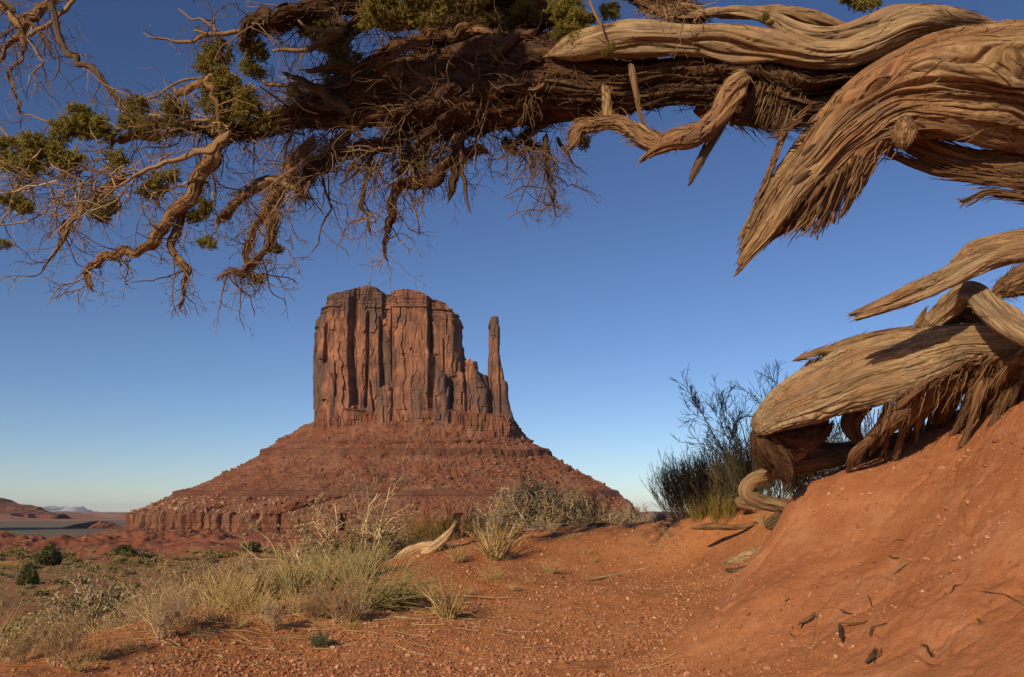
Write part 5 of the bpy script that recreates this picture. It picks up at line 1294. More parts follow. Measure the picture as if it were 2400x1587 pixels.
wood_thing("bark_piece", "dark curled bark piece beneath the splintered board", "bark", [(1700,1336),(1722,1340),(1745,1334),(1765,1328)], [4,8,7,4], M_DARKWOOD, 20, ratio=.6)
wood_thing("fallen_log", "grey weathered log butt beside the root loop", "log", [(1722,1172),(1745,1180),(1785,1190),(1830,1196)], [8,15,15,12], M_GREYWOOD, 40, Yc=8.9)
wood_thing("fallen_log", "grey shredded log end at the foot of the dune", "log", [(1795,1238),(1810,1226),(1835,1215),(1865,1205)], [8,15,18,18], M_DARKWOOD, 80, Yc=7.9)
wood_thing("fallen_branch", "long dark branch lying on the bare dune below the dark bush", "branch", [(1618,1238),(1670,1234),(1720,1236),(1760,1230),(1800,1212)], [4,7,6,5,3], M_BARK, 30, Yc=8.7)
wood_thing("twig_heap", "small heap of grey twigs on the sand left of the dune", "twigs", [(1555,1232),(1572,1234),(1590,1236),(1602,1238)], [2,4,4,2], M_DARKWOOD, 40, fk=dict(length=(.1,.25), lift=.06, width=(.002,.004), back=True))
# root ends sticking out of the bank
def RG8(l): return [(1400 + x * .4216, 1050 + y * .4216) for x, y in l]
for lab, pts, w in (("dark forked root end left of the hanging knob on the bank", [(1115,985),(1140,965),(1180,945),(1210,925)], 6.5), ("dark hanging root knob on the lower bank", [(1345,975),(1352,1010),(1358,1045),(1362,1072)], 10),
                ("thin dark root running right from the hanging knob", [(1340,975),(1400,975),(1470,970),(1515,958)], 3), ("knotted dark root tangle right of the hanging knob", [(1520,1045),(1525,1010),(1550,995),(1605,978)], 5),
                ("grey root clump low on the bank near the frame bottom", [(1490,1195),(1515,1165),(1535,1130),(1550,1115)], 8), ("small bent root stub near the left foot of the bank", [(685,1140),(695,1115),(703,1090),(712,1076)], 4.5),
                ("hooked thin root at the lower right of the bank", [(1795,1090),(1830,1100),(1840,1130),(1860,1152)], 3.5), ("slanting dark root sliver on the right bank", [(2108,948),(2130,965),(2150,995),(2162,1012)], 3.5),
                ("short dark root splinter on the middle of the bank", [(1500,815),(1512,835),(1520,860),(1524,880)], 3), ("long dark rootlet crossing the bank at the right edge", [(2125,795),(2200,805),(2290,825),(2370,870)], 2.6),
                ("rootlet sloping up at the right edge of the bank", [(2170,858),(2220,820),(2270,785),(2315,745)], 2), ("pale rootlet curving down at the right edge", [(2335,860),(2350,920),(2350,980),(2365,1030)], 2),
                ("thin brown rootlet below the torn fibres", [(1785,475),(1830,470),(1890,450),(1940,425)], 1.8), ("forked twig lying high on the bank", [(2045,248),(2065,230),(2085,215),(2108,200)], 4),
                ("hair thin root trailing down from the forked root end", [(1280,855),(1220,920),(1190,1030),(1150,1180)], 1.0), ("hair thin root above the hanging knob", [(1230,890),(1300,875),(1350,885),(1400,870)], 1.0),
                ("curved rootlet left of the grey root clump", [(1340,1000),(1270,1040),(1220,1090),(1190,1140)], 1.1), ("small black root hook by the right edge", [(2225,420),(2235,390),(2245,365),(2250,350)], 1.8)):
    wood_thing("root_end", lab, "root", RG8(pts), [w * .35, w * .55, w * .5, w * .2], M_DARKWOOD if w > 7 else M_BARK if w > 2 else M_TWIG, 14 if w > 3 else 0, lift=.004, fk=dict(length=(.02,.07), lift=.012, width=(.001,.002)), res=.006, strand=.004 if w > 3 else .001, fold=.25)

for k in range(26):
    u, v = RNG.uniform(1720, 2390), RNG.uniform(1180, 1570)
    if u < 1880 and v < 1330: continue
    a = RNG.uniform(-1.2, 1.2); L_ = RNG.uniform(18, 70); w = RNG.uniform(.8, 2.2)
    pts = [(u + L_ * t * math.cos(a) + RNG.normal() * 3, v + L_ * t * math.sin(a) * .7 + RNG.normal() * 3) for t in (0, .33, .66, 1)]
    wood_thing("rootlet", "thin dark rootlet sticking out of the bare face of the bank", "root", pts, [w * .6, w, w * .8, w * .3], M_TWIG if k % 2 else M_DARKWOOD, 0, lift=.003, res=.006, strand=.001, fold=.25, group="thin rootlets in the bank face")

# ------------------------------------------------------------------ plants
M_STRAW = mat_tint("dry_grass", [(0.0, (0.36, 0.210, 0.075)), (0.4, (0.62, 0.42, 0.165)), (0.8, (0.76, 0.57, 0.27)), (1.0, (0.82, 0.67, 0.38))], 0.7, 0.3)
M_GREEN = mat_tint("green_grass", [(0.0, (0.14, 0.130, 0.046)), (0.35, (0.27, 0.240, 0.090)), (0.6, (0.48, 0.375, 0.160)), (1.0, (0.66, 0.51, 0.25))], 0.7, 0.3)
M_OLIVE = mat_tint("ephedra_stem", [(0.0, (0.14, 0.105, 0.024)), (0.6, (0.27, 0.20, 0.042)), (1.0, (0.38, 0.28, 0.075))], 0.75, 0.15)
M_DEAD = mat_tint("dead_stem", [(0.0, (0.24, 0.140, 0.070)), (0.5, (0.45, 0.295, 0.145)), (0.85, (0.60, 0.445, 0.265)), (1.0, (0.68, 0.55, 0.37))], 0.85)
M_GREYLEAF = mat_tint("grey_leaf", [(0.0, (0.13, 0.110, 0.064)), (0.5, (0.25, 0.205, 0.120)), (1.0, (0.38, 0.315, 0.20))], 0.85, 0.15)
M_BLUEGREEN = mat_tint("dark_green_leaf", [(0.0, (0.075, 0.075, 0.042)), (0.6, (0.150, 0.145, 0.080)), (1.0, (0.24, 0.22, 0.125))], 0.8, 0.1)
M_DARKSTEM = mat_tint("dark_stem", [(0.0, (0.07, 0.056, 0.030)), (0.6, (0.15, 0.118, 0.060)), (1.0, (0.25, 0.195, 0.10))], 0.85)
M_LEAFG = mat_tint("shrub_leaf", [(0.0, (0.12, 0.105, 0.028)), (0.5, (0.23, 0.190, 0.052)), (1.0, (0.35, 0.285, 0.095))], 0.8, 0.15)

def blades(n, h, rad=.06, lean=(0, 0), spread=.5, droop=.6, r=.0022, m=7, hvar=.5, b=None, tint=(0, 1), kink=0.0, tb=0.0):
    """a tuft of grass blades rising from a small foot"""
    b = b or Buf()
    a = RNG.random(n) * 6.283; q = np.sqrt(RNG.random(n)) * rad
    st = np.stack([np.cos(a) * q, np.sin(a) * q, np.full(n, -.02)], -1)
    out = np.stack([np.cos(a), np.sin(a), np.zeros(n)], -1) * (spread * RNG.random((n, 1)) ** .8)
    d = out + np.array([lean[0], lean[1], 1.0]) + RNG.normal(size=(n, 3)) * .12
    ln = h * (1 - hvar * RNG.random(n))
    P_, R_ = grow(st, d, ln, np.full(n, r), np.full(n, r * .35), m, .05 + .0, np.array([lean[0] * .6, lean[1] * .6, -1.0]), droop / m, kink)
    add_tubes(b, P_, R_, 3, tint[0] + (tint[1] - tint[0]) * RNG.random(n))
    return b
def shrub(n, h, rad=.08, spread=.9, lean=(0, 0), r=.008, lv=3, k=(5, 4, 3), wig=.16, kink=.4, tint=(0, 1), rmin=.0016, ang=.75, up=.12, m=8, lm=.6):
    """a woody plant: stems, then branches on them, then twigs"""
    b = Buf()
    a = RNG.random(n) * 6.283; q = np.sqrt(RNG.random(n)) * rad
    st = np.stack([np.cos(a) * q, np.sin(a) * q, np.full(n, -.03)], -1)
    d = np.stack([np.cos(a), np.sin(a), np.zeros(n)], -1) * spread * RNG.random((n, 1)) + np.array([lean[0], lean[1], 1.0])
    A, R = grow(st, d, h * (.6 + .45 * RNG.random(n)), r * (.6 + .6 * RNG.random(n)), np.full(n, r * .3), m, wig, (0, 0, 1), up, kink)
    T = lambda c: tint[0] + (tint[1] - tint[0]) * RNG.random(c)
    add_tubes(b, A, R, 5, T(n)); tips = [A]
    for l in range(lv):
        s, d2, l2, r2 = sprout(A, R, k[l], .2, 1.0, ang, lm, .6)
        A, R = grow(s, d2, l2, np.maximum(r2, rmin), np.maximum(r2 * .5, rmin * .7), max(4, m - 2 - l), wig, (0, 0, 1), up, kink)
        add_tubes(b, A, R, 4 if l == 0 else 3, T(len(s))); tips.append(A)
    return b, tips
def leaves(tips, n, size, tint=(0, 1), spread=.02, b=None):
    """small leaf blades round the twig ends"""
    b = b or Buf()
    A = tips[-1]; i = RNG.integers(0, len(A), n); j = RNG.integers(1, A.shape[1], n)
    c = A[i, j] + RNG.normal(size=(n, 3)) * spread
    d = unit(RNG.normal(size=(n, 3)) + np.array([0, 0, .6])); s = unit(np.cross(d, RNG.normal(size=(n, 3))))
    L = size * (.6 + .8 * RNG.random((n, 1)))
    V = np.stack([c, c + d * L * .5 + s * L * .22, c + d * L, c + d * L * .5 - s * L * .22], 1)
    Q = np.arange(n * 4).reshape(n, 4)
    b.add(V.reshape(-1, 3), Q, None, None, np.repeat(tint[0] + (tint[1] - tint[0]) * RNG.random(n), 4))
    return b
def mesh_of(b, mat, name):
    me = new_mesh(name, np.concatenate(b.V), np.concatenate(b.Q), None, {"gc": np.concatenate(b.G), "tint": np.concatenate(b.C)})
    me.materials.append(mat); return me

def stand(u, v, Y=None):
    """a point on the ground under photo position (u, v), or at distance Y in that direction"""
    if Y is None: return ground_at(u, v)
    p = P(u, v, Y); z = height(np.array([p[0]]), np.array([p[1]]), False)[0]
    return np.array([p[0], p[1], z])
def plant(name, label, cat, parts, at, hpx=None, h0=1.0, group=None, rot=None, vtop=None):
    """parts: list of (mesh, part name); the plant is scaled so that its height h0 fills hpx photo pixels or reaches row vtop"""
    at = np.asarray(at, float)
    zz = []
    for me, _ in parts:
        co = np.empty(len(me.vertices) * 3, np.float32); me.vertices.foreach_get("co", co); zz.append(np.percentile(co[2::3], 99.3))
    h0 = float(max(zz))
    if vtop is not None: want = max(.12, P(1200, vtop, at[1])[2] - at[2])
    elif hpx: want = hpx * float(pxm(1300, at[1]))
    else: want = h0
    s = want / h0
    rz = RNG.random() * 6.28 if rot is None else rot
    if len(parts) == 1:
        o = link(name, parts[0][0], None, tuple(at))
    else:
        o = link(name, None, None, tuple(at))
        for me, pn in parts: link(pn, me, o)
    o.scale = (s, s, s); o.rotation_euler = (0, 0, rz)
    return tag(o, label, cat, group)

# --- shared kinds
def kinds(fn, n): return [fn() for _ in range(n)]
STRAW = kinds(lambda: mesh_of(blades(120, 1.0, .13, (.05, 0), .6, .55, .0115, kink=.22, hvar=.7), M_STRAW, "grass_blades"), 4)
THIN = kinds(lambda: mesh_of(blades(75, 1.0, .18, (.1, 0), .8, .5, .0090, kink=.28, hvar=.7), M_STRAW, "grass_blades"), 3)
MIXG = kinds(lambda: mesh_of(blades(70, .8, .16, (.25, .05), .7, .7, .0075, hvar=.7, b=blades(100, 1.0, .14, (.1, 0), .6, .6, .0070, hvar=.7, tint=(.35, 1)), tint=(.2, .8)), M_GREEN, "grass_blades"), 3)
def dead_kind(n=9, h=1.0, **k):
    b, t = shrub(n, h, **k); return mesh_of(b, M_DEAD, "dead_shrub")
DEAD = kinds(lambda: dead_kind(11, .62, r=.010, k=(7, 6, 5), rmin=.0019, spread=1.0, tint=(.2, 1)), 4)
FINE = kinds(lambda: dead_kind(17, .60, r=.006, k=(7, 6, 5), rmin=.0018, spread=1.2, wig=.12, kink=.2, tint=(.0, .8)), 3)
def leafy(mat_l, n=12, h=.6, nl=2600, size=.045, ts=(0, 1), **k):
    b, t = shrub(n, h, **k)
    return [(mesh_of(b, M_DARKSTEM if mat_l is not M_GREYLEAF else M_DEAD, "stems"), "stems"), (mesh_of(leaves(t, nl, size, ts), mat_l, "leaves"), "leaves")]
GREYS = kinds(lambda: leafy(M_GREYLEAF, 18, .6, 6500, .022, r=.010, k=(6, 5, 4), rmin=.003, spread=1.2), 3)
LEAFY = kinds(lambda: leafy(M_LEAFG, 14, .6, 4200, .036, r=.010, k=(6, 5, 3), rmin=.003, spread=1.1), 2)

# --- single plants on and behind the crest
# white-branched thorn bush
b, t = shrub(8, .62, .12, .9, (.08, 0), .0135, 3, (5, 4, 4), .18, .55, (.35, .9), .0018, .7, .10)
b2, t2 = shrub(10, .42, .16, 1.3, (0, 0), .006, 3, (5, 4, 4), .16, .35, (.0, .6), .0016, .7, .05)
th = [(mesh_of(b, M_DEAD, "branches"), "branches"), (mesh_of(b2, M_DEAD, "twigs"), "twigs"), (mesh_of(leaves(t, 900, .022, (.2, 1)), M_GREYLEAF, "leaves"), "leaves"), (mesh_of(leaves(t2, 900, .02, (0, .7)), M_LEAFG, "leaves"), "leaves")]
th_o = plant("thorn_bush", "tall thorn bush with bare whitish forking branches rising against the butte", "bush", th, stand(845, 1300, 9.8), vtop=1100, h0=1.0, rot=.6)
th2 = [(mesh_of(shrub(7, .6, .12, 1.2, (-.2, 0), .0115, 3, (5, 4, 4), .18, .5, (.3, .85), .0018, .7, .08)[0], M_DEAD, "branches"), "branches")]
plant("thorn_bush", "lower spreading thorn bush with pale branches left of the tall one", "bush", th2, stand(775, 1320, 9.9), vtop=1205, h0=.95, rot=2.2)
plant("thorn_bush", "tangled brown thorn bush low at the foot of the tall one", "bush", [(DEAD[0], "branches"), (GREYS[0][1][0], "leaves")], stand(885, 1310, 10.4), vtop=1215, h0=.95, rot=1.0)
# ephedra and shrubs along the crest
def ephedra(n, h, rad, spread, mat=None, r=.0045, tint=(0, 1), lean=(0, 0)):
    b, t = shrub(n, h * .75, rad, spread, lean, r, 2, (4, 3), .07, .08, tint, r * .6, .30, .10, 7, .55); return mesh_of(b, mat or M_OLIVE, "stems")
EPH = [ephedra(70, 1.0, .30, .55) for _ in range(2)]
plant("ephedra", "yellow green broom like shrub behind the upturned log horn", "shrub", [(EPH[0], "stems")], stand(1075, 1262, 11.5), vtop=1183, h0=.95)
plant("ephedra", "yellow green broom like shrub touching the thorn bush on its right", "shrub", [(EPH[1], "stems")], stand(1010, 1270, 11.2), vtop=1196, h0=.95)
g1 = leafy(M_GREYLEAF, 30, .6, 13000, .020, (0, .9), r=.010, k=(6, 5, 4), rmin=.003, spread=1.35)
plant("grey_shrub", "big rounded grey leafed shrub on the crest before the butte", "shrub", g1, stand(1275, 1238, 14.2), vtop=1128, h0=.86)
plant("grey_shrub", "grey shrub crowding the left side of the big rounded one", "shrub", GREYS[1], stand(1195, 1240, 14.0), vtop=1165, h0=.95)
plant("grey_shrub", "grey shrub crowding the right side of the big rounded one", "shrub", GREYS[2], stand(1335, 1238, 14.6), vtop=1162, h0=.95)
plant("bare_shrub", "dark bare twiggy shrub right of the big grey shrub", "shrub", [(ephedra(26, 1.0, .16, .9, M_DARKSTEM), "stems")], stand(1392, 1232, 11.8), vtop=1150, h0=.95)
plant("pale_shrub", "low pale shrub over the dark shaded log", "shrub", GREYS[0], stand(1425, 1232, 14.5), vtop=1188, h0=.95)
plant("pale_shrub", "low pale shrub at the right end of the dark log", "shrub", GREYS[1], stand(1475, 1232, 14.8), vtop=1186, h0=.95, rot=1.3)
plant("pale_shrub", "tiny pale shrub left of the dark bush", "shrub", GREYS[2], stand(1548, 1218, 11.5), vtop=1198, h0=.95)
# dark bush in the tree's shade
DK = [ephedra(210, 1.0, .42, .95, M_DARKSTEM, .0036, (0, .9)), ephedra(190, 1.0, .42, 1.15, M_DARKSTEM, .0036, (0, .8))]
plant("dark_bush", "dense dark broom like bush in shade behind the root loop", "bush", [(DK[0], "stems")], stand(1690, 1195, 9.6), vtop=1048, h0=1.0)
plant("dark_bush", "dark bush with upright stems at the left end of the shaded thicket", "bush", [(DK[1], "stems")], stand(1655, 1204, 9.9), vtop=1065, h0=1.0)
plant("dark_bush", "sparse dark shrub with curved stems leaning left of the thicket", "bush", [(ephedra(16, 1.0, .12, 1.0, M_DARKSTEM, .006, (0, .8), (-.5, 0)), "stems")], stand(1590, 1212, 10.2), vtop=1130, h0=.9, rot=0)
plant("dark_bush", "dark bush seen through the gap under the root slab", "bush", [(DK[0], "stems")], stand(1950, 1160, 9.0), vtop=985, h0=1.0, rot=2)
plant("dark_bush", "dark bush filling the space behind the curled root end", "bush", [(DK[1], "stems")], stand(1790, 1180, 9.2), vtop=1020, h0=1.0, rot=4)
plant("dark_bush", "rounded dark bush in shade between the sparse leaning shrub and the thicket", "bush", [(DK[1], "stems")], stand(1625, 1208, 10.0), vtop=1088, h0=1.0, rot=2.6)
tb, tt_ = shrub(7, .68, .08, .6, (-.05, 0), .008, 3, (8, 7, 6), .13, .25, (0, .8), .0014, .6, .14)
plant("bare_tree", "tall bare twiggy shrub standing above the dark thicket beside the slab", "shrub", [(mesh_of(tb, M_DARKSTEM, "stems"), "stems")], stand(1800, 1180, 9.4), vtop=872, h0=1.0, rot=1.1)
plant("green_tuft", "sunlit yellow green tuft at the foot of the dark bush", "grass", [(EPH[1], "stems")], stand(1690, 1203, 9.2), vtop=1150, h0=1.0, rot=.3)
plant("green_tuft", "sunlit straw coloured tuft left at the foot of the dark bush", "grass", [(EPH[0], "stems")], stand(1640, 1213, 9.5), vtop=1165, h0=1.0, rot=2.3)

# grass on the near sand
gb = blades(190, .9, .20, (.85, .1), .5, .75, .0050, tint=(.15, .95), hvar=.7)
gb = blades(130, .8, .24, (.25, 0), .8, .6, .0050, b=gb, tint=(.5, 1), hvar=.7)
gb = blades(70, .55, .18, (1.3, -.1), .4, .9, .0042, b=gb, tint=(.0, .6))
plant("grass_clump", "big green grass clump swept to the right over its own dark shade", "grass", [(mesh_of(gb, M_GREEN, "blades"), "blades")], stand(870, 1425), hpx=128, h0=.72, rot=-.1)
plant("grass_clump", "green and straw grass clump left of the big swept clump", "grass", [(MIXG[0], "blades")], stand(770, 1400, 7.9), vtop=1275, h0=.9, rot=0)
plant("grass_clump", "straw tipped grass clump just behind the big swept clump", "grass", [(MIXG[1], "blades")], stand(850, 1370, 8.4), vtop=1262, h0=.9, rot=0)
plant("grass_clump", "straw tipped grass clump between the thorn bush and the green clump", "grass", [(MIXG[2], "blades")], stand(700, 1390, 8.2), vtop=1275, h0=.9, rot=0)
plant("brown_shrub", "tangle of brown dead twigs at the front of the green clump", "shrub", [(FINE[0], "twigs")], stand(795, 1462), hpx=100, h0=.8)
plant("brown_shrub", "sprawling brown dead twigs left of the dark green plant", "shrub", [(FINE[1], "twigs")], stand(725, 1450), hpx=85, h0=.8)
plant("straw_tuft", "bright upright straw tuft standing alone on the sand", "grass", [(STRAW[0], "blades")], stand(1050, 1452), hpx=92, h0=.95)
plant("straw_tuft", "straw tuft with a green foot beside the broken log", "grass", [(STRAW[1], "blades"), (mesh_of(blades(70, .38, .2, (.1, 0), 1.2, .8, .006, tint=(0, .5)), M_GREEN, "green_blade"), "green_blade")], stand(1163, 1312), hpx=88, h0=.95)
plant("straw_tuft", "pale straw tuft before the grey post stump", "grass", [(STRAW[2], "blades")], stand(1112, 1272, 10.2), vtop=1225, h0=.95)
plant("straw_tuft", "small drooping straw tuft right of the broken log", "grass", [(THIN[0], "blades")], stand(1075, 1315), hpx=48, h0=.95)
for lab, u, v, h, m_ in (("thin lone straw sprig below the straw tuft by the log", 1155, 1364, 40, 0), ("small straw sprig left of the long stick", 1288, 1345, 34, 1), ("sprawling low straw tuft in the middle of the sand", 1205, 1383, 20, 2), ("low straw tuft right beside the sprawling one", 1238, 1372, 22, 0),
                         ("tiny straw tuft above the long stick", 1392, 1318, 14, 1), ("tiny straw tuft near the crest before the dark log", 1375, 1300, 18, 2), ("round straw tuft on the sand below the dune", 1572, 1262, 26, 1), ("tiny green sprout right of the swept clump", 1102, 1392, 14, 2),
                         ("tiny straw tuft at the end of the split plank", 1340, 1268, 20, 0), ("small straw tuft by the pale crest log", 1290, 1248, 34, 1), ("tiny dry sprig by the dune edge", 1550, 1292, 18, 0), ("straw sprig beside the shredded log end", 1790, 1228, 34, 2)):
    plant("straw_sprig", lab, "grass", [(THIN[m_], "blades")], stand(u, v), hpx=h * 1.15, h0=.9)
dg, dt_ = shrub(26, .6, .16, 1.2, r=.012, lv=2, k=(6, 5), rmin=.006, tint=(0, .8))
plant("green_plant", "small dark green plant alone on the gravel", "plant", [(mesh_of(dg, M_BLUEGREEN, "stems"), "stems"), (mesh_of(leaves(dt_, 900, .06), M_BLUEGREEN, "leaves"), "leaves")], stand(752, 1517), hpx=36, h0=.7)

# dense belt of dry plants along the left edge of the slope
plant("grey_shrub", "dome of grey twigs at the lower left behind the dry grass", "shrub", g1, stand(205, 1470, 8.2), vtop=1378, h0=.86, rot=2)
plant("grey_shrub", "darker grey twig shrub right against the dome at lower left", "shrub", [(FINE[2], "stems"), (GREYS[0][1][0], "leaves")], stand(270, 1460, 8.6), vtop=1385, h0=.85, rot=1)
plant("green_shrub", "green leafy shrub at the left edge below the dome of grey twigs", "shrub", LEAFY[0], stand(80, 1500, 8.0), vtop=1440, h0=.9)
plant("dead_shrub", "pale dead shrub with whitish stems standing before the dry belt", "shrub", [(DEAD[1], "stems")], stand(390, 1500), hpx=130, h0=1.0, rot=1.2)
plant("dead_shrub", "pale dead shrub left of the whitish one with arching stems", "shrub", [(DEAD[2], "stems")], stand(320, 1470, 6.6), vtop=1405, h0=1.0)
plant("dead_shrub", "low mound of fine dead stems in the lower left corner", "shrub", [(FINE[0], "stems")], stand(130, 1560), hpx=120, h0=.75)
plant("dead_shrub", "fine dead stems at the very left of the slope edge", "shrub", [(FINE[1], "stems")], stand(40, 1575, 5.2), vtop=1480, h0=.75)
plant("grass_clump", "few tall thin yellow stems leaning at the left frame edge", "grass", [(mesh_of(blades(26, 1.0, .2, (.35, 0), .5, .3, .004, hvar=.3), M_STRAW, "stems"), "stems")], stand(-10, 1560, 5.4), vtop=1400, h0=.95, rot=0)
plant("dead_shrub", "low bare dead shrub with long lying stems before the slope edge", "shrub", [(DEAD[3], "stems")], stand(640, 1480), hpx=70, h0=1.0)
BELT = "dry plants crowding the left slope edge"
spots = []
r_ = np.random.default_rng(5)
for u in np.arange(180, 1010, 17):
    for q in range(2):
        uu = u + r_.normal() * 12
        Y = np.interp(uu, [150, 450, 700, 960], [6.2, 7.4, 8.3, 10.0]) + .3 + 1.6 * r_.random() * (q + .2)
        top = np.interp(uu, [150, 300, 450, 560, 650, 760, 960], [1505, 1450, 1378, 1338, 1320, 1302, 1275]) + r_.normal() * 16
        spots.append((uu, Y, top, q))
for k, (u, Y, top, q) in enumerate(spots):
    kind = r_.random()
    if (k * 7) % 10 < 3: continue
    at = stand(u, 1400, Y)
    if kind < .56: plant("straw_tuft", "straw coloured grass tuft in the dense dry belt along the left slope edge", "grass", [(THIN[k % 3] if k % 2 else STRAW[k % 4], "blades")], at, vtop=top, h0=.92, group=BELT)
    elif kind < .64: plant("grass_clump", "greenish grass tuft in the dense dry belt along the left slope edge", "grass", [(MIXG[k % 3], "blades")], at, vtop=top + 8, h0=.92, group=BELT)
    else: plant("dead_shrub", "bare tan dead shrub in the dense dry belt along the left slope edge", "shrub", [(FINE[k % 3] if k % 2 else DEAD[k % 4], "stems")], at, vtop=top - 4, h0=.9, group=BELT)
# small tufts on the sand before the belt
for k, (u, v, h) in enumerate([(440,1470,60),(500,1455,55),(560,1470,40),(470,1500,34),(600,1440,60),(650,1430,60),(300,1530,46),(230,1550,50),(560,1430,70),(520,1425,80),(690,1440,50),(180,1575,60),(340,1560,26),(820,1478,34),(940,1420,40),(980,1400,30),(400,1555,26)]):
    plant("straw_tuft", "small straw tuft on the bare sand in front of the dry belt", "grass", [(THIN[k % 3], "blades")], stand(u, v), hpx=h, h0=.95, group="small straw tufts before the dry belt")

# --- straw litter, gravel and stones on the sand
n = 300
u = np.concatenate([RNG.normal(560, 260, n), RNG.normal(900, 160, n // 2), RNG.uniform(300, 1700, n // 4)]); v = np.concatenate([RNG.normal(1480, 40, n), RNG.normal(1450, 30, n // 2), RNG.uniform(1300, 1560, n // 4)])
pts = []
for a, c in zip(u, v):
    if 0 < a < 1650 and c < 1590:
        g = ground_at(a, c)
        if g[1] < 11: pts.append(g)
st = np.array(pts); n = len(st)
d = np.stack([RNG.normal(size=n), RNG.normal(size=n) * .5, np.zeros(n)], -1)
A, R = grow(st, d, .05 + .26 * RNG.random(n) ** 2.5, np.full(n, .0017), np.full(n, .0011), 6, .10)
A[..., 2] = height(A[..., 0], A[..., 1], True) + .006 + .012 * RNG.random((n, 1))
bl = Buf(); add_tubes(bl, A, R, 4)
tag(bl.build("straw_litter", M_STRAW), "broken straw stalks scattered on the sand around the dry grass", "straw", kind="stuff")

M_GRAVEL = mat_tint("gravel_stone", [(0.0, (0.22, 0.085, 0.042)), (0.6, (0.38, 0.165, 0.082)), (0.93, (0.47, 0.235, 0.135)), (1.0, (0.56, 0.36, 0.24))], 0.9)
n = 150000
Yg = 4.2 + 7.0 * RNG.random(n) ** 1.4; Xg = (RNG.random(n) * 1.35 - .62) * Yg
_, bk = near_h(Xg, Yg, True)
dens = fbm(Xg * 1.2, Yg * 1.2, 0.4, 3, 88)
keep = ((bk < .25) & (dens > -.6) & (Xg > -.42 * Yg)) | (RNG.random(n) < .11)
Xg, Yg, bk = Xg[keep], Yg[keep], bk[keep]
S = .0034 * (1 - RNG.random(len(Xg)) * .985) ** -.42 * np.where(bk > .25, 1.15, 1.0)
S = np.minimum(S, .022)
Zg = height(Xg, Yg, True)
bg_ = Buf(); add_rocks(bg_, np.stack([Xg, Yg, Zg + S * .25], -1), S, 1, .75, .25, np.where(bk > .25, RNG.random(len(Xg)) ** 1.3, RNG.random(len(Xg)) ** 1.1))
tag(bg_.build("gravel", M_GRAVEL, shade=False), "fine pinkish gravel and grit strewn over the red sand", "gravel", kind="stuff")
for lab, (u, v), w in (("reddish clod of earth on the gravel before the green clump", (1005, 1466), 10), ("flat red stone half sunk in the gravel near the bank foot", (1585, 1330), 8), ("pale pinkish stone low on the bank", (1958, 1540), 12), ("pale stone under the hanging root knob", (1853, 1466), 5),
                       ("red earth clod at the foot of the bank", (1668, 1432), 9), ("red crumbly clod at the bottom left of the gravel", (700, 1560), 12), ("small red clod right of the crumbly one", (740, 1566), 9), ("pale stone high on the bank below the torn fibres", (2010, 1155), 6),
                       ("white pebble on the right part of the bank", (2305, 1323), 5), ("pale stone at the right edge of the bank", (2382, 1194), 7), ("pinkish stone at the bottom right of the bank", (2250, 1395), 9), ("pinkish flat stone in the bottom right corner", (2150, 1552), 8),
                       ("red stone on the gravel right of the straw tuft", (1290, 1500), 6), ("brown stone on the gravel in the middle foreground", (1180, 1535), 7), ("red clod in the sand left of the bank toe", (1560, 1445), 7), ("pale stone on the bank near the forked twig", (2225, 1140), 4)):
    g = ground_at(u, v); s = w * .6 * float(pxm(v, g[1]))
    bb = Buf(); add_rocks(bb, np.array([[0, 0, s * .15]]), np.array([s]), 2, .7, .12, np.array([.95 if "pale" in lab or "white" in lab else .75 if "pink" in lab else .15]))
    o = bb.build("stone", M_GRAVEL, None, (0, 0, 0), False); o.location = tuple(g); tag(o, lab, "stone")

# --- the plain: trees, shrubs one can tell apart, then the ground cover
def dome(n, size, mat, sq=.8, ts=(0, 1), stems=True):
    c = unit(RNG.normal(size=(n, 3))) * (RNG.random((n, 1)) ** .35); c[:, 2] = np.abs(c[:, 2])
    lump = 1 + .35 * vnoise(c[:, 0] * 2.2, c[:, 1] * 2.2, c[:, 2] * 2.2 + RNG.random() * 50, 3)
    c *= (lump * np.array([.5, .5, sq])[:, None]).T
    b = Buf(); d = unit(c + RNG.normal(size=(n, 3)) * .5); s = unit(np.cross(d, RNG.normal(size=(n, 3)))); L = size * (.6 + .8 * RNG.random((n, 1)))
    V = np.stack([c, c + d * L * .5 + s * L * .4, c + d * L, c + d * L * .5 - s * L * .4], 1)
    b.add(V.reshape(-1, 3), np.arange(n * 4).reshape(n, 4), None, None, np.repeat(ts[0] + (ts[1] - ts[0]) * RNG.random(n), 4))
    if stems:
        q, r = grow(np.zeros((6, 3)) + RNG.normal(size=(6, 3)) * .03, RNG.normal(size=(6, 3)) * .5 + np.array([0, 0, 1]), np.full(6, .5), np.full(6, .02), np.full(6, .006), 4); add_tubes(b, q, r, 4, .1)
    return mesh_of(b, mat, "plain_shrub")
M_JUN = mat_tint("juniper_crown", [(0.0, (0.045, 0.050, 0.017)), (0.6, (0.100, 0.100, 0.032)), (1.0, (0.165, 0.150, 0.055))], 0.8, 0.1)
M_SAGE = mat_tint("sagebrush_leaf", [(0.0, (0.15, 0.112, 0.046)), (0.5, (0.27, 0.205, 0.086)), (1.0, (0.42, 0.335, 0.16))], 0.85, 0.15)
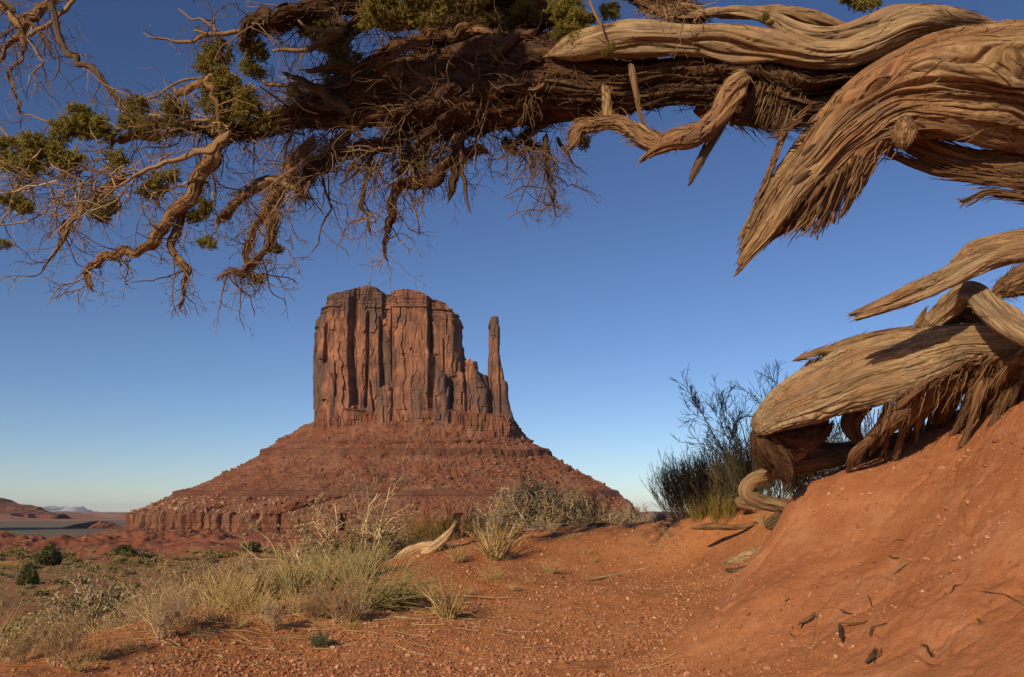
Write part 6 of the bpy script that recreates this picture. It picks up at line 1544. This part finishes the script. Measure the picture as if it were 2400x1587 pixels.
for lab, (u, v, h, w) in (("dark round juniper standing alone on the red plain", (63, 1371, 44, 41)), ("wide dark juniper at the edge of the sagebrush belt", (112, 1326, 38, 58)), ("small green juniper below the low red ridge", (288, 1299, 20, 44)), ("dim olive juniper before the red ridge near the dry belt", (592, 1292, 24, 46))):
    g = ground_at(u, v, 20, 900); k = float(pxm(v, g[1]))
    tr = link("juniper_bush", None, None, tuple(g - np.array([0, 0, .1])))
    me = dome(3800, .085, M_JUN, .95, stems=False); link("crown", me, tr, (0, 0, h * k * .06)).scale = (w * k, w * k, h * k)
    q, r = grow(np.zeros((4, 3)), RNG.normal(size=(4, 3)) * .4 + np.array([0, 0, 1]), np.full(4, h * k * .6), np.full(4, h * k * .03), np.full(4, h * k * .012), 5)
    bt = Buf(); add_tubes(bt, q, r, 5, .2); link("trunk", mesh_of(bt, M_DARKSTEM, "trunk"), tr)
    tag(tr, lab, "tree")
SAGE = [dome(420, .16, M_SAGE, .75) for _ in range(4)]; GRN = [dome(420, .15, M_LEAFG, .7) for _ in range(3)]; PAL = [dome(260, .16, M_STRAW, .8, (0, .45)) for _ in range(3)]
cnt = 0
while cnt < 290:
    if RNG.random() < .6: u, v = RNG.uniform(-20, 820), RNG.uniform(1296, 1336)
    else: u, v = RNG.uniform(-20, 600), 1330 + 150 * RNG.random() ** 1.3
    g = ground_at(u, v, 18, 620)
    if g[1] < 22 or g[1] > 540: continue
    k = float(pxm(v, g[1])); cnt += 1
    h = (7 + 11 * RNG.random() ** 2) * (1.0 if v < 1340 else 1.15) * k; q = RNG.random()
    fam, lab = (SAGE, "small grey green sagebrush dotting the red plain") if q < .66 else (GRN, "small olive green shrub dotting the red plain") if q < .80 else (PAL, "pale straw coloured grass bunch dotting the red plain")
    o = link("sagebrush" if fam is SAGE else "plain_shrub" if fam is GRN else "grass_bunch", fam[int(RNG.integers(0, len(fam)))], None, tuple(g - np.array([0, 0, .05])))
    o.scale = (h * (1.5 + .9 * RNG.random()), h * (1.4 + .8 * RNG.random()), h * 1.15); o.rotation_euler = (0, 0, RNG.random() * 6.28)
    tag(o, lab, "shrub" if fam is not PAL else "grass", "low shrubs dotting the plain")
n = 9500
az = RNG.uniform(-.62, .35, n); r = 45 + 500 * RNG.random(n) ** .8
X, Y = az * r, r
dn = fbm(X / 30, Y / 30, .3, 3, 99); kp = dn > -.25 - .5 * smooth(220, 330, r)
X, Y, r = X[kp], Y[kp], r[kp]; n = len(X); Z = height(X, Y)
nb = 26
S = (.16 + .42 * RNG.random(n) ** 2) * (1 + r / 420)
c = unit(RNG.normal(size=(n, nb, 3))); c[..., 2] = np.abs(c[..., 2])
c = c * (S[:, None, None] * np.array([1.2, 1.2, .8])) * (RNG.random((n, nb, 1)) ** .4) + np.stack([X, Y, Z], -1)[:, None]
d = unit(RNG.normal(size=(n, nb, 3)) + np.array([0, 0, .5])); s = unit(np.cross(d, RNG.normal(size=(n, nb, 3)))); L = S[:, None, None] * .5
V = np.stack([c, c + d * L * .5 + s * L * .4, c + d * L, c + d * L * .5 - s * L * .4], 2).reshape(-1, 3)
bs = Buf(); bs.add(V, np.arange(len(V)).reshape(-1, 4), None, None, np.repeat(np.clip(.5 + .3 * RNG.normal(size=n), 0, 1), nb * 4))
tag(bs.build("ground_cover", M_SAGE, shade=False), "low sage and dry weeds covering the plain below the butte", "ground cover", kind="stuff")

# ------------------------------------------------------------------ distance
def ridge(name, prof, vb, Y, depth, mat, amp, seed, label, cat, kind=None, nz=60, lace=1.0, lay=0.0):
    """a far landform: crest line in photo coordinates at distance Y, sloping to the plain in front and behind"""
    pu = np.array([p[0] for p in prof], float); pv = np.array([p[1] for p in prof], float)
    u = np.linspace(pu[0], pu[-1], 420); v = np.interp(u, pu, pv)
    top = P(u, v, Y); zb = P(1200, vb, Y)[2] - 30
    t = np.concatenate([np.linspace(0, 1, nz), np.linspace(1, 0, 12)[1:]])
    side = np.concatenate([np.linspace(-1, 0, nz), np.linspace(0, 1, 12)[1:]])
    X = np.repeat(top[None, :, 0], len(t), 0); Z = zb + (top[None, :, 2] - zb) * (t ** lace)[:, None]
    Yc = Y + side[:, None] * depth * (0.25 + 0.75 * (top[None, :, 2] - zb) / (top[:, 2] - zb).max())
    nz_ = fbm(X / depth * 5, Yc / depth * 2, Z / depth * 8, 5, seed)
    Yc = Yc + nz_ * amp * 3.0; Z = Z + nz_ * amp * (t * (1 - t) * 4)[:, None] * .5
    if lay: Z = Z + lay * (np.round(Z / (4 * lay)) * 4 * lay - Z) / lay * .6 * (t * (1 - t) * 4)[:, None]
    A = np.stack([X, Yc, Z], -1); n = len(u); i = np.arange(len(t) - 1)[:, None] * n; j = np.arange(n - 1)[None, :]
    Q = np.stack([i + j, i + j + 1, i + n + j + 1, i + n + j], -1).reshape(-1, 4)
    org = A.reshape(-1, 3).mean(0); org[2] = zb
    me = new_mesh(name, A.reshape(-1, 3) - org, Q); me.materials.append(mat)
    return tag(link(name, me, None, tuple(org)), label, cat, kind=kind)
M_MESA = mat_rock("far_red_rock", (0.30, 0.125, 0.075), (0.22, 0.085, 0.052), (0.13, 0.058, 0.040), (0.12, 0.06, 0.045), .5, .6, (.02, .02, .02))
ridge("mesa", [(-700,1120),(-400,1130),(-150,1140),(-60,1155),(0,1167),(18,1176),(40,1182),(62,1183),(80,1187),(98,1188),(102,1194),(116,1196),(120,1200),(140,1203),(160,1206)], 1212, 4200, 900, M_MESA, 26, 3, "dark red stepped mesa on the horizon at the left edge", "mesa", lay=9)
def mat_snow():
    m, nt, b = nodes_of("snowy_mountain")
    co = coords(nt); sx = nt.nodes.new("ShaderNodeSeparateXYZ"); nt.links.new(co, sx.inputs[0])
    n = noise_tex(nt, co, .0009, 6, .65)
    ad = N(nt, "ShaderNodeMath", operation='MULTIPLY_ADD'); nt.links.new(n, ad.inputs[0]); ad.inputs[1].default_value = 1500.0; nt.links.new(sx.outputs[2], ad.inputs[2])
    mr = N(nt, "ShaderNodeMapRange"); mr.inputs[1].default_value = 1050; mr.inputs[2].default_value = 1250; nt.links.new(ad.outputs[0], mr.inputs[0])
    nt.links.new(mix_col(nt, mr.outputs[0], (0.12, 0.12, 0.13), (0.8, 0.8, 0.82)), b.inputs["Base Color"]); return m
ridge("mountains", [(60,1206),(85,1196),(100,1192),(112,1187),(124,1184),(130,1186),(138,1188),(150,1186),(160,1190),(170,1188),(180,1185),(190,1183),(200,1185),(212,1191),(226,1199),(245,1202),(270,1205),(300,1207)], 1210, 42000, 4000, mat_snow(), 220, 9, "faint snow capped blue mountains far beyond the plain", "mountains", "structure")
ridge("far_plateau", [(1300,1203),(1500,1204),(1530,1204),(1560,1206),(1700,1207),(1900,1206),(2400,1204)], 1211, 30000, 2500, M_MESA, 60, 12, "low hazy purple plateau on the horizon right of the butte", "plateau", "structure")
ridge("red_hill", [(150,1236),(165,1231),(190,1226),(215,1221),(245,1220),(262,1225),(285,1234),(300,1238)], 1240, 1750, 120, M_TALUS, 5, 17, "low red hill beyond the grey flats left of the butte", "hill", "structure")
# unseen mesa added out of frame left to throw the dark band over the flats
ridge("mesa", [(-1500,1020),(-900,1005),(-300,1005),(-150,1012),(-110,1060),(-80,1190)], 1212, 1500, 160, M_MESA, 12, 23, "unseen red mesa added beyond the left edge of the view to cast shade", "mesa")

# ------------------------------------------------------------------ the air
def haze():
    x0, x1, y0, y1, z0, z1 = -52000, 52000, -300, 60000, -140, 470
    V = [(x, y, z) for z in (z0, z1) for y in (y0, y1) for x in (x0, x1)]
    F = [(0, 2, 3, 1), (4, 5, 7, 6), (0, 1, 5, 4), (2, 6, 7, 3), (0, 4, 6, 2), (1, 3, 7, 5)]
    me = new_mesh("haze", np.array(V, float), F, smooth_shade=False)
    m = bpy.data.materials.new("haze"); m.use_nodes = True; nt = m.node_tree
    nt.nodes.remove(nt.nodes["Principled BSDF"])
    pv = nt.nodes.new("ShaderNodeVolumePrincipled")
    pv.inputs["Color"].default_value = (0.78, 0.86, 1.0, 1); pv.inputs["Density"].default_value = 1.3e-5
    nt.links.new(pv.outputs[0], nt.nodes["Material Output"].inputs["Volume"])
    me.materials.append(m)
    tag(link("haze", me), "thin pale haze in the air over the plain", "haze", kind="stuff")
haze()
